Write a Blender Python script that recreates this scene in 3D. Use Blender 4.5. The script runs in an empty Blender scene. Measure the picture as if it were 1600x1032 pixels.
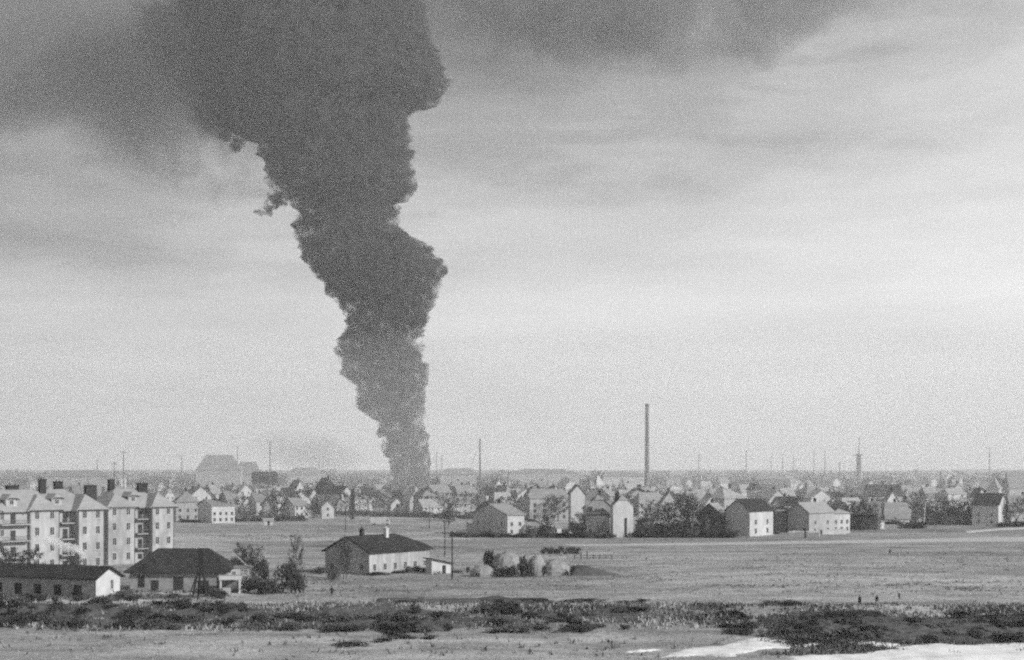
import bpy, bmesh, math, random
from mathutils import Vector, Matrix, noise as mnoise
random.seed(7)
R = random.Random(11)
S = bpy.context.scene
COL = S.collection
# ------------------------------------------------------------------ camera
F, CX, HZ, CH = 2200.0, 800.0, 735.0, 23.0      # focal length / centre / horizon in photo pixels, eye height in metres
cam = bpy.data.cameras.new('camera')
cam.sensor_fit = 'HORIZONTAL'; cam.sensor_width = 36.0; cam.lens = F / 1600 * 36
cam.shift_y = (HZ - 516) / 1600
cam.clip_start = 1.0; cam.clip_end = 30000
cob = bpy.data.objects.new('camera', cam); COL.objects.link(cob)
cob.location = (0, 0, CH); cob.rotation_euler = (math.pi / 2, 0, 0)
S.camera = cob
# ------------------------------------------------------------------ light
SUN_AZ = math.atan2(0.90, -0.44); SUN_EL = math.radians(27)
sd = Vector((math.sin(SUN_AZ) * math.cos(SUN_EL), math.cos(SUN_AZ) * math.cos(SUN_EL), math.sin(SUN_EL)))
sl = bpy.data.lights.new('sun', 'SUN'); sl.energy = 3.1; sl.angle = math.radians(0.6); sl.color = (1, 1, 1)
so = bpy.data.objects.new('sun', sl); COL.objects.link(so)
so.rotation_euler = sd.to_track_quat('Z', 'Y').to_euler(); so.location = (200, -100, 300)
W = bpy.data.worlds.new('World'); S.world = W; W.use_nodes = True
SKY_STRENGTH = 0.112

def ramp_node(nt, stops, interp='EASE'):
    n = nt.nodes.new('ShaderNodeValToRGB'); cr = n.color_ramp; cr.interpolation = interp
    cr.elements[0].position, cr.elements[1].position = stops[0][0], stops[-1][0]
    cr.elements[0].color = (*[stops[0][1]] * 3, 1); cr.elements[1].color = (*[stops[-1][1]] * 3, 1)
    for p, v in stops[1:-1]:
        e = cr.elements.new(p); e.color = (v, v, v, 1)
    return n

def mth(nt, op, a, b=None, c=None, clamp=False):
    n = nt.nodes.new('ShaderNodeMath'); n.operation = op; n.use_clamp = clamp
    for i, v in enumerate((a, b, c)):
        if v is None: continue
        if isinstance(v, (int, float)): n.inputs[i].default_value = v
        else: nt.links.new(v, n.inputs[i])
    return n.outputs[0]

def noise_node(nt, vec, scale, detail=4, rough=0.55, dist=0.0):
    n = nt.nodes.new('ShaderNodeTexNoise')
    n.inputs['Scale'].default_value = scale; n.inputs['Detail'].default_value = detail
    n.inputs['Roughness'].default_value = rough; n.inputs['Distortion'].default_value = dist
    if vec is not None: nt.links.new(vec, n.inputs['Vector'])
    return n.outputs[0]

def mapping(nt, vec, scale=(1, 1, 1), loc=(0, 0, 0)):
    n = nt.nodes.new('ShaderNodeMapping'); n.inputs['Scale'].default_value = scale; n.inputs['Location'].default_value = loc
    nt.links.new(vec, n.inputs['Vector']); return n.outputs[0]

def build_world():
    nt = W.node_tree; nt.nodes.clear(); L = nt.links.new
    out = nt.nodes.new('ShaderNodeOutputWorld'); bg = nt.nodes.new('ShaderNodeBackground')
    L(bg.outputs[0], out.inputs[0]); bg.inputs[1].default_value = SKY_STRENGTH
    sky = nt.nodes.new('ShaderNodeTexSky'); sky.sky_type = 'NISHITA'; sky.sun_disc = False
    sky.sun_elevation = SUN_EL; sky.sun_rotation = SUN_AZ
    sky.air_density = 1.0; sky.dust_density = 3.0
    bw = nt.nodes.new('ShaderNodeRGBToBW'); L(sky.outputs[0], bw.inputs[0])
    tc = nt.nodes.new('ShaderNodeTexCoord'); d = tc.outputs['Generated']
    sep = nt.nodes.new('ShaderNodeSeparateXYZ'); L(d, sep.inputs[0])
    x, y, z = sep.outputs
    zz = mth(nt, 'MAXIMUM', z, 0.0)
    den = mth(nt, 'ADD', zz, 0.10)
    cb = nt.nodes.new('ShaderNodeCombineXYZ')
    L(mth(nt, 'DIVIDE', x, den), cb.inputs[0]); L(mth(nt, 'DIVIDE', y, den), cb.inputs[1])
    flat = cb.outputs[0]
    n1 = noise_node(nt, mapping(nt, flat, (0.9, 0.9, 1), (3.3, 1.7, 0)), 0.9, 6, 0.5, 0.1)
    n2 = noise_node(nt, mapping(nt, d, (2.4, 2.4, 11.0), (0.4, 0, 0.3)), 1.6, 5, 0.6, 0.1)
    # cloud deck: bright towards the horizon, dark smoke-laden cloud higher up, breaking up towards the sunny right
    e = mth(nt, 'ADD', zz, mth(nt, 'MULTIPLY', mth(nt, 'SUBTRACT', n1, 0.5), 0.20))
    e = mth(nt, 'ADD', e, mth(nt, 'MULTIPLY', mth(nt, 'SUBTRACT', n2, 0.5), 0.16))
    # the cloud opens towards the sun (behind the camera, to the right), whose light reaches the ground
    ds = mth(nt, 'ADD', mth(nt, 'MULTIPLY', x, 0.90), mth(nt, 'MULTIPLY', y, -0.44))
    e = mth(nt, 'SUBTRACT', e, mth(nt, 'MULTIPLY', mth(nt, 'ADD', ds, 0.40), 0.27))
    rp = ramp_node(nt, [(0.0, 0.60), (0.09, 0.54), (0.15, 0.45), (0.18, 0.39), (0.21, 0.31), (0.24, 0.20), (0.275, 0.125), (0.31, 0.065), (0.42, 0.06), (1.0, 0.15)])
    L(e, rp.inputs[0])
    n3 = noise_node(nt, mapping(nt, d, (2.2, 2.2, 17.0), (7.1, 2, 4.3)), 2.0, 5, 0.55, 0.1)
    st = mth(nt, 'ADD', 0.74, mth(nt, 'MULTIPLY', n3, 0.52))
    cl = mth(nt, 'MULTIPLY', mth(nt, 'MULTIPLY', rp.outputs[0], st), 10.0)
    # a thin break: the plain Nishita sky counts for a fifth everywhere
    v = mth(nt, 'ADD', mth(nt, 'MULTIPLY', cl, 0.9), mth(nt, 'MULTIPLY', bw.outputs[0], 0.1))
    L(v, bg.inputs[0])
build_world()
vs = S.view_settings
vs.view_transform = 'Standard'; vs.look = 'None'; vs.exposure = 0.55; vs.gamma = 1.0; vs.use_curve_mapping = False
cy = S.cycles
cy.max_bounces = 6; cy.diffuse_bounces = 2; cy.glossy_bounces = 1; cy.volume_bounces = 4; cy.transmission_bounces = 1
cy.transparent_max_bounces = 8; cy.filter_width = 2.3
cy.use_denoising = False
cy.use_adaptive_sampling = True; cy.adaptive_threshold = 0.10; cy.adaptive_min_samples = 20   # stop early: what is left reads as film grain
# ------------------------------------------------------------------ helpers
def gp(px, py):
    "photo pixel on the ground -> metres"
    D = F * CH / (py - HZ)
    return Vector(((px - CX) / F * D, D, 0.0))
def hz(py, D):
    "height of a photo row at distance D"
    return CH - (py - HZ) * D / F
def xat(px, D): return (px - CX) / F * D
def yrow(D): return HZ + F * CH / D

MATS = {}
def mat(name, base, var=0.25, scale=1.0, rough=0.9, stretch=(1, 1, 1), bump=0.0, detail=5, spec=0.2):
    if name in MATS: return MATS[name]
    m = bpy.data.materials.new(name); m.use_nodes = True; nt = m.node_tree; nt.nodes.clear(); L = nt.links.new
    out = nt.nodes.new('ShaderNodeOutputMaterial'); b = nt.nodes.new('ShaderNodeBsdfPrincipled')
    L(b.outputs[0], out.inputs[0]); b.inputs['Roughness'].default_value = rough; b.inputs['Specular IOR Level'].default_value = spec
    tc = nt.nodes.new('ShaderNodeTexCoord'); oi = nt.nodes.new('ShaderNodeObjectInfo')
    ad = nt.nodes.new('ShaderNodeVectorMath'); ad.operation = 'ADD'; L(tc.outputs['Object'], ad.inputs[0])
    rv = mth(nt, 'MULTIPLY', oi.outputs['Random'], 37.0)
    cb = nt.nodes.new('ShaderNodeCombineXYZ'); L(rv, cb.inputs[0]); L(rv, cb.inputs[1]); L(cb.outputs[0], ad.inputs[1])
    v = mapping(nt, ad.outputs[0], stretch)
    n = noise_node(nt, v, scale, detail, 0.65)
    n2 = noise_node(nt, v, scale * 0.21, 3, 0.5)
    mixn = mth(nt, 'ADD', mth(nt, 'MULTIPLY', n, 0.6), mth(nt, 'MULTIPLY', n2, 0.4))
    rp = ramp_node(nt, [(0.30, base * (1 - var)), (0.5, base), (0.70, min(0.9, base * (1 + var)))], 'LINEAR')
    L(mixn, rp.inputs[0]); L(rp.outputs[0], b.inputs['Base Color'])
    if bump:
        bp = nt.nodes.new('ShaderNodeBump'); bp.inputs['Strength'].default_value = bump; bp.inputs['Distance'].default_value = 0.1
        L(n, bp.inputs['Height']); L(bp.outputs[0], b.inputs['Normal'])
    MATS[name] = m; return m

class MB:
    def __init__(s): s.v = []; s.f = []; s.m = []
    def add(s, vs, fs, mi=0):
        o = len(s.v); s.v.extend([tuple(p) for p in vs]); s.f.extend([tuple(i + o for i in q) for q in fs]); s.m.extend([mi] * len(fs))
    def box(s, x0, y0, z0, x1, y1, z1, mi=0):
        s.add([(x0,y0,z0),(x1,y0,z0),(x1,y1,z0),(x0,y1,z0),(x0,y0,z1),(x1,y0,z1),(x1,y1,z1),(x0,y1,z1)],
              [(0,3,2,1),(4,5,6,7),(0,1,5,4),(1,2,6,5),(2,3,7,6),(3,0,4,7)], mi)
    def bar(s, a, b, ra, rb=None, n=6, mi=0, cap=True):
        a, b = Vector(a), Vector(b); rb = ra if rb is None else rb
        d = (b - a); d.normalize()
        t = Vector((1, 0, 0)) if abs(d.x) < 0.8 else Vector((0, 1, 0))
        p = d.cross(t).normalized(); q = d.cross(p)
        vs = []
        for k in range(n):
            an = 2 * math.pi * k / n; w = p * math.cos(an) + q * math.sin(an)
            vs.append(a + w * ra)
        for k in range(n):
            an = 2 * math.pi * k / n; w = p * math.cos(an) + q * math.sin(an)
            vs.append(b + w * rb)
        fs = [(k, (k + 1) % n, n + (k + 1) % n, n + k) for k in range(n)]
        if cap: fs += [tuple(range(n - 1, -1, -1)), tuple(range(n, 2 * n))]
        s.add(vs, fs, mi)
    def lathe(s, prof, n=12, c=(0, 0), mi=0, sx=1, sy=1):
        vs = []; fs = []
        for r, z in prof:
            for k in range(n):
                a = 2 * math.pi * k / n; vs.append((c[0] + r * sx * math.cos(a), c[1] + r * sy * math.sin(a), z))
        for i in range(len(prof) - 1):
            for k in range(n):
                fs.append((i * n + k, i * n + (k + 1) % n, (i + 1) * n + (k + 1) % n, (i + 1) * n + k))
        fs += [tuple(range(n - 1, -1, -1)), tuple(range((len(prof) - 1) * n, len(prof) * n))]
        s.add(vs, fs, mi)
    def mesh(s, name, mats):
        me = bpy.data.meshes.new(name); me.from_pydata(s.v, [], s.f); 
        for m in (mats if isinstance(mats, (list, tuple)) else [mats]): me.materials.append(m)
        if any(s.m): me.polygons.foreach_set('material_index', s.m)
        me.update(); return me
    def vmesh(s, name, m):
        "closed shell for a volume, normals outward"
        me = s.mesh(name, m); bm = bmesh.new(); bm.from_mesh(me); bmesh.ops.recalc_face_normals(bm, faces=bm.faces); bm.to_mesh(me); bm.free(); return me
    def build(s, name, mats, parent=None, loc=None, smooth=False):
        me = s.mesh(name, mats)
        if smooth: me.polygons.foreach_set('use_smooth', [True] * len(me.polygons))
        return link(name, me, parent, loc)

def link(name, me, parent=None, loc=None):
    o = bpy.data.objects.new(name, me); COL.objects.link(o)
    if parent is not None: o.parent = parent
    if loc is not None: o.location = loc
    return o
def tag(o, label, cat, group=None, kind=None):
    o['label'] = label; o['category'] = cat
    if group: o['group'] = group
    if kind: o['kind'] = kind
    return o
def struct(o, label=None, kind='structure'):
    o['kind'] = kind
    if label: o['label'] = label
    return o
def thing(name, loc, rz, label, cat, group=None):
    o = bpy.data.objects.new(name, None); COL.objects.link(o); o.empty_display_size = 0.5
    o.location = loc; o.rotation_euler = (0, 0, rz); return tag(o, label, cat, group)
def copy_thing(o, loc, rz=0.0, sc=(1, 1, 1)):
    r = o.copy(); COL.objects.link(r); r.location = loc; r.rotation_euler = (0, 0, rz); r.scale = sc
    for ch in list(o.children):
        c = ch.copy(); COL.objects.link(c); c.parent = r
        for g in list(ch.children):
            d = g.copy(); COL.objects.link(d); d.parent = c
    return r
# labels that single things out: the repeats get their place in the photograph from landmarks, then an order
MARKS = [(-60, 'at the left edge'), (30, 'below the left apartment bay'), (95, 'below the left apartment balconies'), (150, 'near the white barn gable'), (225, 'near the right apartment block'), (300, 'near the timber trestle'), (345, 'below the big factory hall'),
         (422, 'near the left tall mast'), (475, 'left of the farmhouse'), (530, 'near the farmhouse gable'), (590, 'left of the smoke foot'), (642, 'below the smoke foot'), (695, 'near the twin utility poles'), (752, 'near the guyed mast'),
         (810, 'near the haystacks'), (865, 'near the wide pale house'), (925, 'near the earth mound'), (971, 'near the tall white house'), (1011, 'under the tall chimney'), (1060, 'right of the tall chimney'), (1110, 'near the sunken gabled house'), (1155, 'left of the white-fronted house'), (1195, 'near the white-fronted house'),
         (1248, 'near the dark front gable'), (1312, 'near the pale hipped house'), (1345, 'below the short stack'), (1395, 'near the low pale house'), (1443, 'near the leaning white pole'), (1495, 'right of the leaning pole'), (1545, 'near the grey right house'), (1610, 'at the right edge')]
LM = []
def where(px): return min(MARKS, key=lambda m: abs(m[0] - px))[1]
def later(o, px, stem): LM.append((o, px, stem))
ORD = ['first', 'second', 'third', 'fourth', 'fifth', 'sixth', 'seventh', 'eighth', 'ninth', 'tenth', 'eleventh', 'twelfth', 'thirteenth', 'fourteenth', 'fifteenth', 'sixteenth']
def flush_labels():
    d = {}
    for o, px, stem in LM: d.setdefault(stem + ' ' + where(px), []).append((px, o))
    for k, v in d.items():
        v.sort(key=lambda t: t[0])
        for i, (px, o) in enumerate(v):
            if len(v) == 1: o['label'] = k
            elif i == 0: o['label'] = k + ', leftmost'
            elif i == len(v) - 1: o['label'] = k + ', rightmost'
            else: o['label'] = k + ', ' + (ORD[i] if i < 16 else 'number %d' % (i + 1)) + ' from left'
# materials (plain greys: the photograph is black and white)
M_white = mat('white_plaster', 0.47, 0.28, 0.45, 0.9, (1, 1, 0.45))
M_apt = mat('stained_render', 0.34, 0.5, 0.55, 0.9, (1, 1, 0.3))
M_farm = mat('limewashed_wall', 0.34, 0.45, 0.9, 0.9, (1, 1, 0.2))
M_pale = mat('pale_plaster', 0.46, 0.2, 0.5, 0.9, (1, 1, 0.5))
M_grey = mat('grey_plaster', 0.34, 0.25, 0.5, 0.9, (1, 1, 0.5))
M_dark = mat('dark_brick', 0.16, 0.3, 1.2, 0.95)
M_brick = mat('weathered_brick', 0.26, 0.4, 1.0, 0.95, bump=0.3)
M_rpale = mat('pale_slate_roof', 0.29, 0.22, 0.8, 0.85, (1, 1, 2))
M_rgrey = mat('grey_tile_roof', 0.24, 0.25, 0.8, 0.9, (1, 1, 2))
M_rdark = mat('dark_tar_roof', 0.032, 0.7, 0.7, 0.8, (1, 1, 2))
M_chim = mat('sooty_brick', 0.035, 0.5, 1.5, 0.95)
M_glass = mat('dark_window_glass', 0.035, 0.3, 0.5, 0.25, spec=0.5)
M_frame = mat('window_frame_paint', 0.5, 0.2, 1, 0.7)
M_wood = mat('tarred_timber', 0.025, 0.4, 1.0, 0.9, (3, 3, .4))
M_iron = mat('weathered_iron', 0.11, 0.3, 2, 0.7)
M_stack = mat('chimney_brick', 0.17, 0.35, 0.25, 0.95, (1, 1, 0.25))
M_bush = mat('dark_bare_bush', 0.05, 0.5, 0.6, 0.95)
M_bush2 = mat('dry_brown_bush', 0.10, 0.5, 0.6, 0.95)
M_twig = mat('bare_twigs', 0.075, 0.4, 0.6, 0.95)
M_gtwig = mat('grey_twigs', 0.2, 0.4, 0.6, 0.95)
M_bark = mat('bark', 0.06, 0.4, 2, 0.95)
M_dry = mat('dry_grass', 0.30, 0.4, 0.25, 0.95)
M_snow = mat('old_snow', 0.78, 0.3, 0.35, 0.8, bump=0.9)
M_hay = mat('hay', 0.26, 0.35, 1.2, 0.95, bump=0.5)
M_earth = mat('dark_earth', 0.09, 0.4, 0.8, 0.95, bump=0.5)
M_cloth = mat('dark_cloth', 0.015, 0.3, 3, 0.95)
M_skin = mat('skin', 0.4, 0.1, 3, 0.7)

# ------------------------------------------------------------------ ground
def relief(x, y):
    if y > 330: return 0.0
    k = min(1.0, (330 - y) / 40)
    n = mnoise.noise(Vector((x * 0.03, y * 0.035, 0))) * 0.55 + mnoise.noise(Vector((x * 0.12, y * 0.16, 3))) * 0.28 + mnoise.noise(Vector((x * 0.45, y * 0.5, 7))) * 0.1
    # the ditch bank that crosses the field
    c = 222 + 4 * math.sin(x * 0.05) + 0.02 * x
    n += 0.75 * math.exp(-((y - c - 6) / 4.5) ** 2) - 0.7 * math.exp(-((y - c) / 4.0) ** 2)
    return n * k
def build_ground():
    ys = []; y = 60.0
    while y < 340: ys.append(y); y += 1.25 if y > 150 else 6
    while y < 700: ys.append(y); y += 8
    while y < 8400: ys.append(y); y *= 1.15
    ys.append(8400.0)
    nx = 150; vs = []; fs = []
    for y in ys:
        w = 60 + y * 0.62
        for i in range(nx + 1):
            x = -w + 2 * w * i / nx
            z = relief(x, y)
            if y > 4200: z += (y - 4200) / 4200 * 24 * (1 + 0.5 * mnoise.noise(Vector((x * 0.0012, 1, 1))))
            vs.append((x, y, z))
    for j in range(len(ys) - 1):
        for i in range(nx):
            a = j * (nx + 1) + i; fs.append((a, a + 1, a + nx + 2, a + nx + 1))
    me = bpy.data.meshes.new('ground'); me.from_pydata(vs, [], fs)
    me.polygons.foreach_set('use_smooth', [True] * len(fs))
    m = bpy.data.materials.new('winter_grass'); m.use_nodes = True; nt = m.node_tree; nt.nodes.clear(); L = nt.links.new
    out = nt.nodes.new('ShaderNodeOutputMaterial'); b = nt.nodes.new('ShaderNodeBsdfPrincipled'); L(b.outputs[0], out.inputs[0])
    b.inputs['Roughness'].default_value = 0.95; b.inputs['Specular IOR Level'].default_value = 0.1
    tc = nt.nodes.new('ShaderNodeTexCoord'); p = tc.outputs['Object']
    a1 = noise_node(nt, mapping(nt, p, (0.45, 1.0, 1)), 0.02, 4, 0.6, 0.4)
    a2 = noise_node(nt, mapping(nt, p, (0.5, 1.0, 1)), 0.13, 5, 0.65, 0.3)
    a3 = noise_node(nt, p, 1.3, 4, 0.7)
    a4 = noise_node(nt, mapping(nt, p, (0.05, 1, 1), (9, 3, 0)), 0.11, 3, 0.6, 0.15)
    s = mth(nt, 'ADD', mth(nt, 'MULTIPLY', a1, 0.22), mth(nt, 'MULTIPLY', a2, 0.40))
    vo = nt.nodes.new('ShaderNodeTexVoronoi'); vo.inputs['Scale'].default_value = 0.02      # plots of grass mown or grazed at different times
    L(mapping(nt, p, (0.35, 1.0, 1), (3, 11, 0)), vo.inputs['Vector']); vb = nt.nodes.new('ShaderNodeRGBToBW'); L(vo.outputs['Color'], vb.inputs[0])
    s = mth(nt, 'ADD', s, mth(nt, 'MULTIPLY', mth(nt, 'SUBTRACT', vb.outputs[0], 0.5), 0.10))
    s = mth(nt, 'ADD', s, mth(nt, 'MULTIPLY', a3, 0.30)); s = mth(nt, 'ADD', s, mth(nt, 'MULTIPLY', a4, 0.18))
    rp = ramp_node(nt, [(0.40, 0.08), (0.49, 0.22), (0.57, 0.34), (0.66, 0.52)], 'LINEAR'); L(s, rp.inputs[0])
    L(rp.outputs[0], b.inputs['Base Color'])
    bp = nt.nodes.new('ShaderNodeBump'); bp.inputs['Strength'].default_value = 0.6; bp.inputs['Distance'].default_value = 0.25
    L(a3, bp.inputs['Height']); L(bp.outputs[0], b.inputs['Normal'])
    me.materials.append(m)
    struct(link('ground', me), 'flat field of short winter grass running back to the town')
build_ground()

# ------------------------------------------------------------------ haze and smoke
def vol_mat(name, color, density, aniso=0.2, nz=None):
    m = bpy.data.materials.new(name); m.use_nodes = True; nt = m.node_tree; nt.nodes.clear(); L = nt.links.new
    out = nt.nodes.new('ShaderNodeOutputMaterial'); v = nt.nodes.new('ShaderNodeVolumePrincipled')
    v.inputs['Color'].default_value = (color, color, color, 1); v.inputs['Density'].default_value = density
    v.inputs['Anisotropy'].default_value = aniso
    L(v.outputs[0], out.inputs['Volume'])
    if nz:
        tc = nt.nodes.new('ShaderNodeTexCoord')
        n = noise_node(nt, tc.outputs['Object'], nz[0], nz[1], 0.6, 0.4)
        rp = ramp_node(nt, nz[2], 'LINEAR'); L(n, rp.inputs[0])
        L(mth(nt, 'MULTIPLY', rp.outputs[0], density), v.inputs['Density'])
    return m
def build_haze():
    b = MB(); b.box(-6500, -40, -3.0, 6500, 8600, 640)
    o = b.build('haze', vol_mat('haze_air', 0.97, HAZE, 0.2)); struct(o, None, 'stuff')
HAZE = 0.00013
build_haze()

SMOKE_D = 1500.0
OUT = [(772,612,668),(740,610,672),(720,609,674),(700,599,664),(680,590,668),(660,586,656),(640,563,660),(620,556,665),(603,562,668),(585,538,666),(560,533,661),(545,529,655),(530,533,650),(515,540,660),
       (490,540,668),(470,530,673),(455,510,679),(440,500,686),(425,486,694),(410,478,686),(395,474,672),(375,467,654),(355,464,626),(340,466,616),(320,462,622),(300,436,641),(290,426,646),
       (270,420,640),(250,414,640),(230,404,637),(215,384,636),(200,348,632),(182,334,630),(165,330,640),(152,327,680),(130,320,697),(110,310,690),(80,302,678),(50,292,668),(0,280,658),(-60,270,650),(-90,290,620)]
def build_smoke():
    b = MB(); sc = SMOKE_D / F
    pts = [((HZ - y) * sc + CH, ((l + r) / 2 - CX) * sc, (r - l) / 2 * sc) for y, l, r in OUT]
    zs0, zs1 = pts[0][0], pts[-1][0]
    NR, NS = 330, 170
    def at(z):
        for i in range(len(pts) - 1):
            if pts[i][0] <= z <= pts[i + 1][0]:
                t = (z - pts[i][0]) / (pts[i + 1][0] - pts[i][0])
                return [pts[i][k] + t * (pts[i + 1][k] - pts[i][k]) for k in (1, 2)]
        return pts[-1][1:]
    vs = []
    for j in range(NR):
        z = zs0 + (zs1 - zs0) * j / (NR - 1)
        cx, r = at(z)
        for k in range(NS):
            a = 2 * math.pi * k / NS
            c, s = math.cos(a), math.sin(a)
            p = Vector((cx + r * c, r * 0.8 * s, z))
            d = 0.0
            for fq, am in ((1 / 42, 7.0), (1 / 19, 7.5), (1 / 9, 5.5), (1 / 4.2, 3.2), (1 / 2.1, 1.2)):
                nn = mnoise.noise(p * fq + Vector((5, 9, 2)))
                d += am * (1 - 2.2 * abs(nn))
            k2 = min(1.0, (r / 75) ** .6)
            d = (d - 12.0) * k2
            vs.append((cx + (r + d) * c, (r * 0.8 + d) * s, z + d * 0.25 * mnoise.noise(p * 0.05)))
    fs = [(j * NS + k, j * NS + (k + 1) % NS, (j + 1) * NS + (k + 1) % NS, (j + 1) * NS + k) for j in range(NR - 1) for k in range(NS)]
    fs += [tuple(range(NS - 1, -1, -1)), tuple(range((NR - 1) * NS, NR * NS))]
    b.add(vs, fs)
    # torn wisps at the left flank
    rr = random.Random(4)
    for wx, wy, wr in ((432, 312, 15), (416, 324, 11), (406, 331, 8), (440, 300, 12), (424, 306, 8), (546, 577, 9), (540, 569, 6), (372, 226, 13), (352, 215, 11), (656, 522, 8), (660, 540, 7), (700, 128, 8)):
        X, Z, r0 = (wx - CX) * sc, (HZ - wy) * sc + CH, wr * sc; n1, n2 = 22, 14; vv = []
        for j in range(1, n2):
            th = math.pi * j / n2
            for k in range(n1):
                ph = 2 * math.pi * k / n1; d = Vector((math.sin(th) * math.cos(ph), math.sin(th) * math.sin(ph), math.cos(th)))
                q = Vector((X, 0, Z)) + d * r0; m_ = 1 + .7 * mnoise.noise(q * .12) + .5 * mnoise.noise(q * .3)
                vv.append((X + d.x * r0 * m_, d.y * r0 * m_, Z + d.z * r0 * m_ * .8))
        ff = [(j * n1 + k, j * n1 + (k + 1) % n1, (j + 1) * n1 + (k + 1) % n1, (j + 1) * n1 + k) for j in range(n2 - 2) for k in range(n1)]
        ff = [tuple(reversed(f)) for f in ff] + [tuple(range(n1)), tuple(range((n2 - 1) * n1 - 1, (n2 - 2) * n1 - 1, -1))]
        b.add(vv, ff)
    me = b.vmesh('smoke_column', vol_mat('black_smoke', 0.13, 0.30, 0.0, (0.085, 4, [(0.40, 0.0), (0.60, 1.0)])))
    o = link('smoke_column', me, None, (0, SMOKE_D, 0))
    tag(o, 'towering column of dark smoke rising from behind the houses', 'smoke', kind='stuff')
build_smoke()

def build_town_smoke():
    "low bank of chimney and fire smoke lying over the town, thin at its rim"
    b = MB(); n = 72; prof = [(1.0, 0.5), (.97, 12), (.9, 27), (.8, 44), (.7, 59), (.6, 73), (.5, 85), (.4, 96), (.3, 105), (.2, 112), (.1, 117), (.02, 118)]
    b.lathe([(1.0, .2)] + prof, n, (0, 0), 0, 2600, 440)
    o = b.build('town_smoke', vol_mat('thin_smoke', 0.95, TOWN_SMOKE, 0.2), None, (300, 965, 0)); tag(o, 'thin pale smoke lying low over the roofs of the whole town', 'smoke', kind='stuff')
TOWN_SMOKE = 0.00052
build_town_smoke()
def soft_cloud(label, px, py, D, rx, ry, rz, dens, color, nsc, tilt=0.0, lo=.42, hi=.68, name='smoke_pall'):
    "a drifting smoke cloud: a real volume that thins to nothing at its rim"
    b = MB(); n1, n2 = 40, 24; vv = []
    for j in range(1, n2):
        th = math.pi * j / n2
        for k in range(n1):
            ph = 2 * math.pi * k / n1; vv.append((math.sin(th) * math.cos(ph), math.sin(th) * math.sin(ph), math.cos(th)))
    ff = [((j + 1) * n1 + k, (j + 1) * n1 + (k + 1) % n1, j * n1 + (k + 1) % n1, j * n1 + k) for j in range(n2 - 2) for k in range(n1)]
    b.add(vv, ff + [tuple(range(n1)), tuple(range((n2 - 1) * n1 - 1, (n2 - 2) * n1 - 1, -1))])
    m = vol_mat(name + '_air', color, dens, 0.1); nt = m.node_tree; L = nt.links.new
    v = [q for q in nt.nodes if q.type == 'PRINCIPLED_VOLUME'][0]
    tc = nt.nodes.new('ShaderNodeTexCoord'); p = tc.outputs['Object']
    ln = nt.nodes.new('ShaderNodeVectorMath'); ln.operation = 'LENGTH'; L(p, ln.inputs[0])
    rim = mth(nt, 'SUBTRACT', 1.0, ln.outputs['Value'])
    n = noise_node(nt, mapping(nt, p, (rx / 300, ry / 300, rz / 300), (px * .01, 3, 1)), nsc, 5, .6, .5)
    rp = ramp_node(nt, [(lo, 0.0), (hi, 1.0)], 'LINEAR'); L(mth(nt, 'ADD', n, mth(nt, 'MULTIPLY', mth(nt, 'SUBTRACT', rim, .45), .55)), rp.inputs[0])
    rc = ramp_node(nt, [(0.0, 0.0), (.18, 1.0)], 'EASE'); L(rim, rc.inputs[0])
    L(mth(nt, 'MULTIPLY', mth(nt, 'MULTIPLY', rp.outputs[0], rc.outputs[0]), dens), v.inputs['Density'])
    me = b.vmesh(name, m); o = link(name, me, None, (xat(px, D), D, hz(py, D))); o.scale = (rx, ry, rz); o.rotation_euler = (0, tilt, 0)
    tag(o, label, 'smoke', kind='stuff'); return o
soft_cloud('broad grey smoke drifting left from the top of the column', 150, 95, 1640, 400, 170, 185, .022, .35, 2.6, .12)
soft_cloud('dark smoke spreading right from the top of the column', 930, -15, 1750, 430, 150, 125, .024, .3, 3.0, .08, .40, .6)

soft_cloud('ragged dark smoke tearing off the upper left flank of the column', 318, 40, 1480, 95, 90, 130, .06, .12, 5.0, .25)
soft_cloud('dark smoke tuft hanging at the left shoulder of the column', 350, 168, 1470, 45, 40, 52, .09, .1, 7.0, .1)
soft_cloud('faint low smoke hanging over the roofs left of the column foot', 500, 712, 1440, 85, 50, 30, .012, .6, 4.0, .1, .38, .6)
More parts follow.
